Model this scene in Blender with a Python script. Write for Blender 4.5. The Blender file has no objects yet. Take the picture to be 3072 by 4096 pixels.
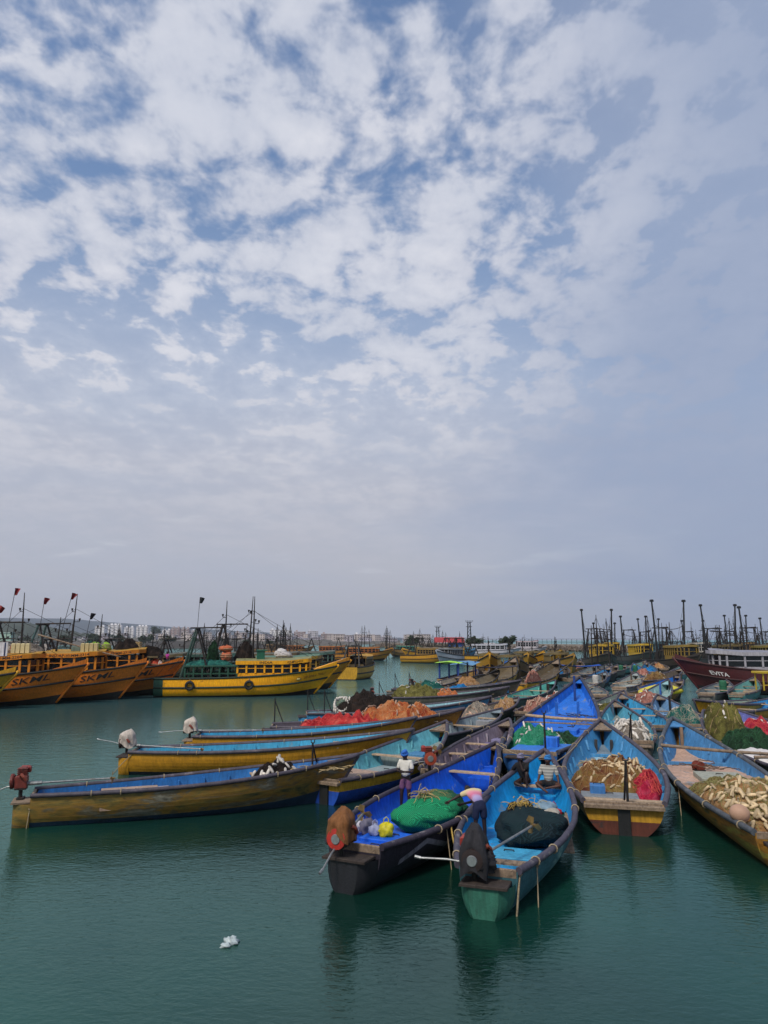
import bpy, bmesh, math, random
from mathutils import Vector, Matrix, noise as mnoise
sc = bpy.context.scene
COL = sc.collection
R = math.radians
random.seed(7)

# ------------------------------------------------------------------ camera
F_PX, CAM_H, HORIZON = 720.0, 4.8, 639.5
PITCH = math.atan((HORIZON - 512) / F_PX)
cam = bpy.data.cameras.new('camera'); camo = bpy.data.objects.new('camera', cam); COL.objects.link(camo)
cam.sensor_fit = 'VERTICAL'; cam.sensor_height = 36; cam.lens = F_PX * 36 / 1024
cam.clip_start = .1; cam.clip_end = 20000
camo.location = (0, 0, CAM_H); camo.rotation_euler = (R(90) + PITCH, 0, 0)
sc.camera = camo

# ------------------------------------------------------------------ world, sun, exposure
SUN_EL, SUN_AZ = R(50), R(-150)         # azimuth from +Y towards +X: the sun stands behind and left of the camera
w = bpy.data.worlds.new('World'); sc.world = w; w.use_nodes = True
nt = w.node_tree; N = nt.nodes; LK = nt.links; N.clear()
def nd(tree, typ, **kw):
    n = tree.nodes.new(typ)
    for k, v in kw.items():
        if k == 'inp':
            for i, x in v.items(): n.inputs[i].default_value = x
        else: setattr(n, k, v)
    return n
def lk(tree, a, b): tree.links.new(a, b)
def wmath(op, a, b=None, clamp=False):
    n = nd(nt, 'ShaderNodeMath', operation=op, use_clamp=clamp)
    for i, x in enumerate((a, b)):
        if x is None: continue
        if isinstance(x, (int, float)): n.inputs[i].default_value = x
        else: LK.new(x, n.inputs[i])
    return n.outputs[0]
def wnoise(vec, scale, detail, rough, dist=0, off=(0, 0, 0), scl=(1, 1, 1)):
    m = nd(nt, 'ShaderNodeMapping'); m.inputs['Location'].default_value = off; m.inputs['Scale'].default_value = scl
    LK.new(vec, m.inputs[0])
    n = nd(nt, 'ShaderNodeTexNoise'); n.inputs['Scale'].default_value = scale; n.inputs['Detail'].default_value = detail
    n.inputs['Roughness'].default_value = rough; n.inputs['Distortion'].default_value = dist
    LK.new(m.outputs[0], n.inputs['Vector']); return n.outputs[0]
def wramp(fac, a, b):
    n = nd(nt, 'ShaderNodeMapRange'); n.interpolation_type = 'SMOOTHSTEP'
    n.inputs['From Min'].default_value = a; n.inputs['From Max'].default_value = b
    LK.new(fac, n.inputs['Value']); return n.outputs[0]
def wmix(f, a, b):
    n = nd(nt, 'ShaderNodeMix', data_type='RGBA'); LK.new(f, n.inputs['Factor'])
    for i, x in ((6, a), (7, b)):
        if isinstance(x, tuple): n.inputs[i].default_value = (*x, 1)
        else: LK.new(x, n.inputs[i])
    return n.outputs[2]
sky = nd(nt, 'ShaderNodeTexSky', sky_type='NISHITA'); sky.sun_disc = False
sky.sun_elevation = SUN_EL; sky.sun_rotation = SUN_AZ; sky.altitude = 0
sky.air_density = 1.6; sky.dust_density = 2.0; sky.ozone_density = 3.0
skyc = nd(nt, 'ShaderNodeMix', data_type='RGBA', blend_type='MULTIPLY'); skyc.inputs['Factor'].default_value = 1
LK.new(sky.outputs[0], skyc.inputs[6]); skyc.inputs[7].default_value = (.105, .112, .128, 1)
tc = nd(nt, 'ShaderNodeTexCoord'); sep = nd(nt, 'ShaderNodeSeparateXYZ'); LK.new(tc.outputs['Generated'], sep.inputs[0])
DX, DY, DZ = sep.outputs
zc = wmath('MAXIMUM', DZ, 0.0)
den = wmath('ADD', zc, .16)
px_, py_ = wmath('DIVIDE', DX, den), wmath('DIVIDE', DY, den)
cmb = nd(nt, 'ShaderNodeCombineXYZ'); LK.new(px_, cmb.inputs[0]); LK.new(py_, cmb.inputs[1]); pv = cmb.outputs[0]
big = wnoise(pv, .95, 3, .5, .3, (3.1, 1.9, 0))
mid = wnoise(pv, 3.6, 5, .56, .35, (1.2, 5.1, 0), (1, .8, 1))
cel = wnoise(pv, 9.5, 4, .54, .25, (7.2, 2.1, 0), (1, .9, 1))
fin = wnoise(pv, 26, 5, .62, .2, (2.2, 4.4, 0), (1, .75, 1))
cov = wmath('ADD', wmath('ADD', wmath('MULTIPLY', big, .5), wmath('MULTIPLY', mid, .42)), wmath('ADD', wmath('MULTIPLY', cel, .85), wmath('MULTIPLY', fin, .24)))
cov = wmath('ADD', cov, wmath('MULTIPLY', wramp(zc, .50, .80), -.12))      # the sheet thins out overhead
cov = wramp(cov, .80, 1.03)                        # 0 open blue, 1 full cloud
veil = wramp(zc, .58, .22)                         # towards the horizon the layers stack up into an even veil
cov = wmath('MAXIMUM', cov, wmath('MULTIPLY', veil, .97))
# cloud tone: the thick middles are greyer, the thin sunlit edges whiter
tone = wmath('ADD', wmath('MULTIPLY', mid, .42), wmath('ADD', wmath('MULTIPLY', cel, .5), wmath('MULTIPLY', fin, .2)))
tone = wramp(tone, .44, .72)
cloud = wmix(tone, (.47, .505, .615), (.71, .72, .785))
hz = wmix(wramp(zc, .42, .04), cloud, (.465, .475, .545))
# wide soft differences inside the veil and a few low cumulus puffs
lat = nd(nt, 'ShaderNodeCombineXYZ'); LK.new(wmath('ARCTAN2', DX, DY), lat.inputs[0]); LK.new(wmath('MULTIPLY', zc, 2.6), lat.inputs[1])
soft = wramp(wnoise(lat.outputs[0], 2.2, 4, .5, .4, (.4, .9, 0), (1, 1.6, 1)), .36, .66)
hz = wmix(wmath('MULTIPLY', soft, .30), hz, (.37, .44, .58))
puff = wnoise(lat.outputs[0], 6.0, 6, .55, .3, (5.3, 2.35, 0), (1, 2.1, 1))
puff = wmath('MULTIPLY', wramp(puff, .575, .70), wmath('MULTIPLY', wramp(zc, .03, .10), wramp(zc, .36, .2)))
hz = wmix(wmath('MULTIPLY', puff, .5), hz, (.60, .62, .68))
bank = wmath('MULTIPLY', wramp(wmath('ADD', DX, wmath('MULTIPLY', wmath('ADD', big, -.5), .5)), .0, .46), .85)   # a smooth blue-grey bank fills the right
hz = wmix(bank, hz, (.285, .355, .515))
cov = wmath('MAXIMUM', cov, bank)
col = wmix(cov, skyc.outputs[2], hz)
bg = nd(nt, 'ShaderNodeBackground'); bg.inputs['Strength'].default_value = 1.0
LK.new(col, bg.inputs[0]); wo = nd(nt, 'ShaderNodeOutputWorld'); LK.new(bg.outputs[0], wo.inputs[0])

sun = bpy.data.lights.new('sun', 'SUN'); suno = bpy.data.objects.new('sun', sun); COL.objects.link(suno)
sun.energy = 2.6; sun.angle = R(10); sun.color = (1, .93, .83)
sd = Vector((math.sin(SUN_AZ) * math.cos(SUN_EL), math.cos(SUN_AZ) * math.cos(SUN_EL), math.sin(SUN_EL)))
suno.rotation_euler = sd.to_track_quat('Z', 'Y').to_euler(); suno.location = (0, -20, 60)
sc.view_settings.view_transform = 'Standard'; sc.view_settings.look = 'None'
sc.view_settings.exposure = .06; sc.view_settings.gamma = 1
sc.render.engine = 'CYCLES'; cy = sc.cycles
cy.use_denoising = True; cy.max_bounces = 6; cy.diffuse_bounces = 3; cy.glossy_bounces = 3; cy.transmission_bounces = 3
cy.volume_bounces = 0; cy.caustics_reflective = False; cy.caustics_refractive = False; cy.sample_clamp_indirect = 4
cy.use_light_tree = False

def P(u, v, z):
    """the point at height z that stands under picture point (u, v) of a 768 x 1024 frame: used to survey positions"""
    dx = (u - 384) / F_PX; dy = (512 - v) / F_PX
    d = Vector((dx, math.cos(PITCH) - dy * math.sin(PITCH), math.sin(PITCH) + dy * math.cos(PITCH)))
    return Vector((0, 0, CAM_H)) + d * ((z - CAM_H) / d.z)

# ------------------------------------------------------------------ materials
def lin(h):
    h = h.lstrip('#'); c = [int(h[i:i + 2], 16) / 255 for i in (0, 2, 4)]
    return tuple(x / 12.92 if x <= .04045 else ((x + .055) / 1.055) ** 2.4 for x in c)
MATS = {}
def mat(key, c, rough=.6, vary=.25, scale=3.0, bump=.15, wear=None, amt=.5, wscale=1.6, stretch=(1, 1, 1), metal=0, fine=22, spec=.4, rnd=0):
    """painted / wooden / cloth surface: colour drift, patches of wear in their own colour, fine relief"""
    if key in MATS: return MATS[key]
    if isinstance(c, str): c = lin(c)
    if isinstance(wear, str): wear = lin(wear)
    m = bpy.data.materials.new(key); m.use_nodes = True; t = m.node_tree; t.nodes.clear()
    o = nd(t, 'ShaderNodeOutputMaterial'); b = nd(t, 'ShaderNodeBsdfPrincipled'); lk(t, b.outputs[0], o.inputs[0])
    b.inputs['Roughness'].default_value = rough; b.inputs['Metallic'].default_value = metal; b.inputs['Specular IOR Level'].default_value = spec
    co = nd(t, 'ShaderNodeTexCoord'); mp = nd(t, 'ShaderNodeMapping'); mp.inputs['Scale'].default_value = stretch
    lk(t, co.outputs['Object'], mp.inputs[0])
    n1 = nd(t, 'ShaderNodeTexNoise', inp={'Scale': scale, 'Detail': 6, 'Roughness': .62}); lk(t, mp.outputs[0], n1.inputs['Vector'])
    r1 = nd(t, 'ShaderNodeValToRGB'); lk(t, n1.outputs[0], r1.inputs[0])
    r1.color_ramp.elements[0].position = .3; r1.color_ramp.elements[1].position = .72
    r1.color_ramp.elements[0].color = (*[x * (1 - vary) for x in c], 1); r1.color_ramp.elements[1].color = (*[min(1, x * (1 + vary * .7)) for x in c], 1)
    out = r1.outputs[0]
    if wear:
        n2 = nd(t, 'ShaderNodeTexNoise', inp={'Scale': wscale, 'Detail': 9, 'Roughness': .7, 'Distortion': .4}); lk(t, mp.outputs[0], n2.inputs['Vector'])
        r2 = nd(t, 'ShaderNodeMapRange', inp={'From Min': .70 - amt * .32, 'From Max': .78 - amt * .28}); lk(t, n2.outputs[0], r2.inputs[0])
        mx = nd(t, 'ShaderNodeMix', data_type='RGBA'); lk(t, r2.outputs[0], mx.inputs['Factor']); lk(t, out, mx.inputs[6]); mx.inputs[7].default_value = (*wear, 1)
        out = mx.outputs[2]
    if rnd:             # pieces of one kind differ a little in tone
        oi = nd(t, 'ShaderNodeObjectInfo'); r5 = nd(t, 'ShaderNodeMapRange', inp={'To Min': 1 - rnd, 'To Max': 1 + rnd * .4}); lk(t, oi.outputs['Random'], r5.inputs[0])
        m5 = nd(t, 'ShaderNodeMix', data_type='RGBA', blend_type='MULTIPLY'); m5.inputs['Factor'].default_value = 1; lk(t, out, m5.inputs[6]); lk(t, r5.outputs[0], m5.inputs[7]); out = m5.outputs[2]
    if vary >= .18:     # grime: fine scuffs and downward runs
        mg = nd(t, 'ShaderNodeMapping'); mg.inputs['Scale'].default_value = (5, 5, .9); lk(t, co.outputs['Object'], mg.inputs[0])
        n4 = nd(t, 'ShaderNodeTexNoise', inp={'Scale': 2.2, 'Detail': 8, 'Roughness': .72}); lk(t, mg.outputs[0], n4.inputs['Vector'])
        r4 = nd(t, 'ShaderNodeMapRange', inp={'From Min': .32, 'From Max': .62, 'To Min': .55, 'To Max': 1.06}); lk(t, n4.outputs[0], r4.inputs[0])
        m4 = nd(t, 'ShaderNodeMix', data_type='RGBA', blend_type='MULTIPLY'); m4.inputs['Factor'].default_value = .85; lk(t, out, m4.inputs[6]); lk(t, r4.outputs[0], m4.inputs[7]); out = m4.outputs[2]
        rg = nd(t, 'ShaderNodeMapRange', inp={'To Min': min(1, rough + .2), 'To Max': max(.1, rough - .12)}); lk(t, n4.outputs[0], rg.inputs[0]); lk(t, rg.outputs[0], b.inputs['Roughness'])
    lk(t, out, b.inputs['Base Color'])
    if bump:
        n3 = nd(t, 'ShaderNodeTexNoise', inp={'Scale': fine, 'Detail': 5, 'Roughness': .65}); lk(t, mp.outputs[0], n3.inputs['Vector'])
        bp = nd(t, 'ShaderNodeBump', inp={'Strength': bump, 'Distance': .05}); lk(t, n3.outputs[0], bp.inputs['Height']); lk(t, bp.outputs[0], b.inputs['Normal'])
    MATS[key] = m; return m
def netmat(key, c1, c2, c3=None, scale=2.2, mesh=26, bump=.9, c2pos=.52):
    """heaped netting: twine colours in drifts, fine knotted relief"""
    if key in MATS: return MATS[key]
    c1, c2 = lin(c1), lin(c2); c3 = lin(c3) if c3 else c2
    m = bpy.data.materials.new(key); m.use_nodes = True; t = m.node_tree; t.nodes.clear()
    o = nd(t, 'ShaderNodeOutputMaterial'); b = nd(t, 'ShaderNodeBsdfPrincipled'); lk(t, b.outputs[0], o.inputs[0])
    b.inputs['Roughness'].default_value = .85; b.inputs['Specular IOR Level'].default_value = .15
    co = nd(t, 'ShaderNodeTexCoord')
    n1 = nd(t, 'ShaderNodeTexNoise', inp={'Scale': scale, 'Detail': 5, 'Roughness': .6, 'Distortion': .8}); lk(t, co.outputs['Object'], n1.inputs['Vector'])
    r = nd(t, 'ShaderNodeValToRGB'); lk(t, n1.outputs[0], r.inputs[0]); e = r.color_ramp.elements
    e[0].position = .36; e[0].color = (*c1, 1); e[1].position = .68; e[1].color = (*c3, 1)
    x = e.new(c2pos); x.color = (*c2, 1)
    n2 = nd(t, 'ShaderNodeTexNoise', inp={'Scale': mesh, 'Detail': 6, 'Roughness': .75, 'Distortion': 1.2}); lk(t, co.outputs['Object'], n2.inputs['Vector'])
    r2 = nd(t, 'ShaderNodeMapRange', inp={'From Min': .35, 'From Max': .7, 'To Min': .45, 'To Max': 1.25}); lk(t, n2.outputs[0], r2.inputs[0])
    mx = nd(t, 'ShaderNodeMix', data_type='RGBA', blend_type='MULTIPLY'); mx.inputs['Factor'].default_value = 1
    lk(t, r.outputs[0], mx.inputs[6]); lk(t, r2.outputs[0], mx.inputs[7]); lk(t, mx.outputs[2], b.inputs['Base Color'])
    bp = nd(t, 'ShaderNodeBump', inp={'Strength': bump, 'Distance': .06}); lk(t, n2.outputs[0], bp.inputs['Height']); lk(t, bp.outputs[0], b.inputs['Normal'])
    MATS[key] = m; return m

def patchy(key, cols, stretch=(.35, 1, 1.6), scale=1.5, rough=.65):
    """a hull repainted many times: coats of several colours showing through one another in ragged patches"""
    if key in MATS: return MATS[key]
    m = bpy.data.materials.new(key); m.use_nodes = True; t = m.node_tree; b = t.nodes['Principled BSDF']; b.inputs['Roughness'].default_value = rough
    co = nd(t, 'ShaderNodeTexCoord'); mp = nd(t, 'ShaderNodeMapping'); mp.inputs['Scale'].default_value = stretch; lk(t, co.outputs['Object'], mp.inputs[0])
    n1 = nd(t, 'ShaderNodeTexNoise', inp={'Scale': scale, 'Detail': 9, 'Roughness': .68, 'Distortion': .6}); lk(t, mp.outputs[0], n1.inputs['Vector'])
    r = nd(t, 'ShaderNodeValToRGB'); lk(t, n1.outputs[0], r.inputs[0]); e = r.color_ramp.elements; n = len(cols)
    for i, c in enumerate(cols):
        p = .30 + .40 * i / (n - 1)
        x = e[0] if i == 0 else (e[1] if i == 1 else e.new(p)); x.position = p; x.color = (*lin(c), 1)
    n2 = nd(t, 'ShaderNodeTexNoise', inp={'Scale': 7, 'Detail': 7, 'Roughness': .7}); lk(t, mp.outputs[0], n2.inputs['Vector'])
    q = nd(t, 'ShaderNodeMapRange', inp={'From Min': .3, 'From Max': .65, 'To Min': .5, 'To Max': 1.15}); lk(t, n2.outputs[0], q.inputs[0])
    mx = nd(t, 'ShaderNodeMix', data_type='RGBA', blend_type='MULTIPLY'); mx.inputs['Factor'].default_value = 1; lk(t, r.outputs[0], mx.inputs[6]); lk(t, q.outputs[0], mx.inputs[7]); lk(t, mx.outputs[2], b.inputs['Base Color'])
    bp = nd(t, 'ShaderNodeBump', inp={'Strength': .25, 'Distance': .03}); lk(t, n2.outputs[0], bp.inputs['Height']); lk(t, bp.outputs[0], b.inputs['Normal'])
    MATS[key] = m; return m
WOOD = lambda: mat('bare_wood', '#8d7a66', .8, .35, 2.0, .3, '#5a4c41', .5, 2.5, (1, 6, 6))
DKWOOD = lambda: mat('dark_wood', '#3b322d', .8, .35, 2.0, .3, '#6b5c50', .25, 2.5, (1, 6, 6))
PALEWOOD = lambda: mat('pale_wood', '#b39b80', .8, .25, 2.0, .25, '#84705c', .4, 2.5, (1, 6, 6))
RUBBER = lambda: mat('gunwale_pipe', '#4c4650', .55, .3, 3, .15, '#7a7276', .35, 3)
BLACK = lambda: mat('black_tar', '#1c1b1c', .6, .3, 3, .2, '#3a3431', .3)
STEEL = lambda: mat('dull_steel', '#8d9090', .45, .25, 5, .1, '#6a5a4c', .35, 4, metal=.6)
IRON = lambda: mat('dark_iron', '#2b2725', .6, .3, 5, .2, '#53392b', .5, 4, metal=.3)
RUST = lambda: mat('rusty_red', '#7c3524', .6, .35, 6, .3, '#2a211e', .5, 5)
ROPE = lambda: mat('rope_fibre', '#a8977a', .9, .3, 12, .4)
YROPE = lambda: mat('yellow_rope', '#c0a050', .9, .3, 12, .4)
FLOATW = lambda: mat('float_cream', '#d4bb92', .65, .3, 3, .15, '#9a7d58', .45, 5, rnd=.45)
WHITE = lambda: mat('white_paint', '#d8d6d2', .5, .12, 2, .1, '#9a8f84', .3, 2)
WINDOW = lambda: mat('dark_window', '#15171a', .15, .2, 2, 0)

# ------------------------------------------------------------------ mesh builder
class MB:
    def __init__(s): s.v = []; s.f = []; s.m = []
    def add(s, vs, fs, mi=0):
        k = len(s.v); s.v += [tuple(v) for v in vs]; s.f += [[i + k for i in f] for f in fs]; s.m += [mi] * len(fs); return s
    def box(s, c, d, rz=0, mi=0, M=None, ch=0):
        x, y, z = d[0] / 2, d[1] / 2, d[2] / 2
        if ch:      # chamfered top edges
            vs = [(-x, -y, -z), (x, -y, -z), (x, y, -z), (-x, y, -z), (-x, -y, z - ch), (x, -y, z - ch), (x, y, z - ch), (-x, y, z - ch),
                  (-x + ch, -y + ch, z), (x - ch, -y + ch, z), (x - ch, y - ch, z), (-x + ch, y - ch, z)]
            fs = [(3, 2, 1, 0), (8, 9, 10, 11)] + [(i, (i + 1) % 4, 4 + (i + 1) % 4, 4 + i) for i in range(4)] + [(4 + i, 4 + (i + 1) % 4, 8 + (i + 1) % 4, 8 + i) for i in range(4)]
        else:
            vs = [(-x, -y, -z), (x, -y, -z), (x, y, -z), (-x, y, -z), (-x, -y, z), (x, -y, z), (x, y, z), (-x, y, z)]
            fs = [(3, 2, 1, 0), (4, 5, 6, 7)] + [(i, (i + 1) % 4, 4 + (i + 1) % 4, 4 + i) for i in range(4)]
        T = M if M is not None else Matrix.Translation(c) @ Matrix.Rotation(rz, 4, 'Z')
        return s.add([T @ Vector(v) for v in vs], fs, mi)
    def tube(s, pts, r, n=6, mi=0, cap=True, closed=False):
        pts = [Vector(p) for p in pts]; rs = r if isinstance(r, (list, tuple)) else [r] * len(pts)
        k = len(s.v); up = Vector((0, 0, 1)); prev = None; L = len(pts)
        for i, p in enumerate(pts):
            a = pts[(i - 1) % L] if (closed or i > 0) else p; b = pts[(i + 1) % L] if (closed or i < L - 1) else p
            t = (b - a); t = t.normalized() if t.length > 1e-6 else Vector((1, 0, 0))
            if prev is None:
                q = up if abs(t.z) < .9 else Vector((1, 0, 0)); x = t.cross(q).normalized()
            else:
                x = prev - t * prev.dot(t); x = x.normalized() if x.length > 1e-5 else t.orthogonal().normalized()
            y = t.cross(x); prev = x
            for j in range(n):
                a_ = 2 * math.pi * j / n; s.v.append(tuple(p + (x * math.cos(a_) + y * math.sin(a_)) * rs[i]))
        fs = []
        for i in range(L if closed else L - 1):
            i2 = (i + 1) % L
            for j in range(n):
                j2 = (j + 1) % n; fs.append([k + i * n + j, k + i * n + j2, k + i2 * n + j2, k + i2 * n + j])
        if cap and not closed: fs += [[k + j for j in reversed(range(n))], [k + (L - 1) * n + j for j in range(n)]]
        s.f += fs; s.m += [mi] * len(fs); return s
    def grid(s, rows, mi=0, closed=False):
        k = len(s.v); a = len(rows); b = len(rows[0])
        for r_ in rows: s.v += [tuple(p) for p in r_]
        fs = []
        for i in range(a - 1):
            for j in range(b if closed else b - 1):
                j2 = (j + 1) % b; fs.append([k + i * b + j, k + i * b + j2, k + (i + 1) * b + j2, k + (i + 1) * b + j])
        s.f += fs; s.m += [mi] * len(fs); return s
    def blob(s, c, r, n=10, m=7, amp=.15, fr=1.3, seed=0, mi=0, M=None, flat=None):
        """a lumpy closed ball; r is a 3-tuple"""
        rows = []
        for i in range(m + 1):
            th = math.pi * i / m; row = []
            for j in range(n):
                ph = 2 * math.pi * j / n
                d = Vector((math.sin(th) * math.cos(ph), math.sin(th) * math.sin(ph), math.cos(th)))
                q = 1 + amp * mnoise.noise(d * fr + Vector((seed * 3.1, seed * 1.7, seed)))
                if amp: q += amp * .5 * mnoise.noise(d * fr * 2.6 + Vector((seed, seed * 5.1, 2)))
                p = Vector((d.x * r[0], d.y * r[1], d.z * r[2])) * q
                if flat is not None and p.z < flat: p.z = flat
                p = (M @ p) if M is not None else p + Vector(c)
                row.append(p)
            rows.append(row)
        return s.grid(rows, mi, True)
    def build(s, name, mats, parent=None, smooth=False, loc=None, rz=None):
        me = bpy.data.meshes.new(name); me.from_pydata(s.v, [], s.f); me.validate()
        if not isinstance(mats, (list, tuple)): mats = [mats]
        for m in mats: me.materials.append(m)
        if len(mats) > 1 and len(me.polygons) == len(s.m): me.polygons.foreach_set('material_index', s.m)
        bm = bmesh.new(); bm.from_mesh(me); bmesh.ops.recalc_face_normals(bm, faces=bm.faces); bm.to_mesh(me); bm.free()
        if smooth:
            me.polygons.foreach_set('use_smooth', [True] * len(me.polygons))
        o = bpy.data.objects.new(name, me); COL.objects.link(o)
        if parent: o.parent = parent
        if loc is not None: o.location = loc
        if rz is not None: o.rotation_euler = (0, 0, rz)
        return o
def smooth_by_angle(o, deg=40):
    me = o.data; me.polygons.foreach_set('use_smooth', [True] * len(me.polygons))
    bm = bmesh.new(); bm.from_mesh(me)
    for e in bm.edges:
        if len(e.link_faces) == 2 and e.calc_face_angle(0) > R(deg): e.smooth = False
    bm.to_mesh(me); bm.free(); return o
def tag(o, label=None, cat=None, group=None, kind=None):
    if label: o['label'] = label
    if cat: o['category'] = cat
    if group: o['group'] = group
    if kind: o['kind'] = kind
    return o
def empty(name, loc=(0, 0, 0), rz=0, label=None, cat=None, group=None):
    o = bpy.data.objects.new(name, None); COL.objects.link(o); o.location = loc; o.rotation_euler = (0, 0, rz); o.empty_display_size = .2
    return tag(o, label, cat, group)
CH = {}
def copy_tree(o, parent=None):
    c = o.copy(); COL.objects.link(c); c.parent = parent
    if o.name not in CH: CH[o.name] = [x for x in bpy.data.objects if x.parent == o]
    for ch in CH[o.name]: copy_tree(ch, c)
    return c
def inst(src, parent, loc, rot=(0, 0, 0), scl=(1, 1, 1), name=None):
    """a further piece that shares the mesh of src"""
    o = bpy.data.objects.new(name or src.name.split('.')[0], src.data); COL.objects.link(o); o.parent = parent
    o.location = loc; o.rotation_euler = rot; o.scale = scl; return o
def lerp(a, b, t): return a + (b - a) * t
def sst(a, b, x):
    t = max(0, min(1, (x - a) / (b - a))); return t * t * (3 - 2 * t)
def sag(a, b, d, n=8):
    a, b = Vector(a), Vector(b); return [a.lerp(b, i / n) - Vector((0, 0, d * 4 * (i / n) * (1 - i / n))) for i in range(n + 1)]
_TXT = {}
def text2d(st, bold=.0):
    """outline letters as flat faces: vertices (x, y) of height about 1"""
    if (st, bold) in _TXT: return _TXT[(st, bold)]
    cu = bpy.data.curves.new('txt', 'FONT'); cu.body = st; cu.size = 1.35; cu.fill_mode = 'FRONT'; cu.offset = bold; cu.resolution_u = 2
    ob = bpy.data.objects.new('txt', cu); COL.objects.link(ob)
    dg = bpy.context.evaluated_depsgraph_get(); dg.update()
    me = bpy.data.meshes.new_from_object(ob.evaluated_get(dg))
    vs = [(v.co.x, v.co.y) for v in me.vertices]; fs = [list(p.vertices) for p in me.polygons]
    bpy.data.objects.remove(ob); bpy.data.curves.remove(cu); bpy.data.meshes.remove(me)
    x0 = min(v[0] for v in vs); vs = [(a - x0, b) for a, b in vs]; wd = max(v[0] for v in vs)
    _TXT[(st, bold)] = (vs, fs, wd); return vs, fs, wd
def lettering(st, fn, m, parent, bold=.0, name='lettering'):
    """fn maps (x 0..1 along the word, y in letter heights) to a point just proud of the surface"""
    vs, fs, wd = text2d(st, bold)
    mb = MB().add([fn(x / wd, y) for x, y in vs], fs); me = bpy.data.meshes.new(name); me.from_pydata(mb.v, [], mb.f); me.materials.append(m)
    o = bpy.data.objects.new(name, me); COL.objects.link(o); o.parent = parent; return o

# ------------------------------------------------------------------ water, land, air
def water_mat():
    m = bpy.data.materials.new('harbour_water'); m.use_nodes = True; t = m.node_tree; t.nodes.clear()
    o = nd(t, 'ShaderNodeOutputMaterial'); b = nd(t, 'ShaderNodeBsdfDiffuse'); gl = nd(t, 'ShaderNodeBsdfGlossy'); fr_ = nd(t, 'ShaderNodeFresnel', inp={'IOR': 1.62}); ms = nd(t, 'ShaderNodeMixShader')
    gl.inputs['Roughness'].default_value = .05; gl.inputs['Color'].default_value = (.62, .92, .85, 1)      # green harbour water colours what it mirrors
    lk(t, fr_.outputs[0], ms.inputs[0]); lk(t, b.outputs[0], ms.inputs[1]); lk(t, gl.outputs[0], ms.inputs[2]); lk(t, ms.outputs[0], o.inputs[0])
    co = nd(t, 'ShaderNodeTexCoord')
    def ns(scale, detail, stretch, rot=0, dist=0):
        mp = nd(t, 'ShaderNodeMapping'); mp.inputs['Scale'].default_value = stretch; mp.inputs['Rotation'].default_value = (0, 0, rot)
        lk(t, co.outputs['Object'], mp.inputs[0])
        n = nd(t, 'ShaderNodeTexNoise', inp={'Scale': scale, 'Detail': detail, 'Roughness': .55, 'Distortion': dist}); lk(t, mp.outputs[0], n.inputs['Vector']); return n.outputs[0]
    # silt clouds in the water: greener and duller patches
    c = nd(t, 'ShaderNodeMapRange', inp={'From Min': .35, 'From Max': .66}); lk(t, ns(.055, 3, (1, .8, 1), .4, .5), c.inputs[0])
    mx = nd(t, 'ShaderNodeMix', data_type='RGBA'); lk(t, c.outputs[0], mx.inputs['Factor'])
    mx.inputs[6].default_value = (.002, .008, .007, 1); mx.inputs[7].default_value = (.006, .055, .036, 1)
    sy = nd(t, 'ShaderNodeSeparateXYZ'); lk(t, co.outputs['Object'], sy.inputs[0])      # the channel further out is turquoise, with mirrored sky brightness painted into the colour
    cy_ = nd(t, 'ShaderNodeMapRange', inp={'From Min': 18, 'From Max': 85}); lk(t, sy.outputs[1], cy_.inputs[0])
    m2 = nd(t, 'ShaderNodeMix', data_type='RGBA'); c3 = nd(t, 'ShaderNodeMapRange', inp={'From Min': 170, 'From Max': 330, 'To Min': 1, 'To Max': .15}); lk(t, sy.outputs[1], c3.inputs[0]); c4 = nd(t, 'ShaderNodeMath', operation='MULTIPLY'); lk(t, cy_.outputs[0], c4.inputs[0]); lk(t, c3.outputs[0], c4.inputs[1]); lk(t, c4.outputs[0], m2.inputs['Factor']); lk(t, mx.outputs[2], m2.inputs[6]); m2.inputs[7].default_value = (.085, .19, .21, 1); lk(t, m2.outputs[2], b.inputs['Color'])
    b1 = nd(t, 'ShaderNodeBump', inp={'Strength': .34, 'Distance': .035}); lk(t, ns(5.5, 4, (1, 1.8, 1), R(24), .4), b1.inputs['Height'])
    b2 = nd(t, 'ShaderNodeBump', inp={'Strength': .09, 'Distance': .16}); lk(t, ns(1.0, 3, (1, 1.9, 1), R(12), .4), b2.inputs['Height']); lk(t, b1.outputs[0], b2.inputs['Normal'])
    [lk(t, b2.outputs[0], x.inputs['Normal']) for x in (b, gl, fr_)]; return m
wm = MB().add([(-6000, -300, 0), (6000, -300, 0), (6000, 6000, 0), (-6000, 6000, 0)], [(0, 1, 2, 3)])
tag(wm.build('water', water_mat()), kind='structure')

hm = bpy.data.materials.new('air'); hm.use_nodes = True; t = hm.node_tree; t.nodes.clear()
o = nd(t, 'ShaderNodeOutputMaterial'); pv_ = nd(t, 'ShaderNodeVolumePrincipled'); lk(t, pv_.outputs[0], o.inputs['Volume'])
pv_.inputs['Color'].default_value = (.86, .92, 1, 1); pv_.inputs['Density'].default_value = .00012; pv_.inputs['Anisotropy'].default_value = .2
hb = MB().box((0, 2900, 110), (12400, 6500, 226)); hz_o = hb.build('haze', hm); tag(hz_o, kind='stuff')

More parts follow.
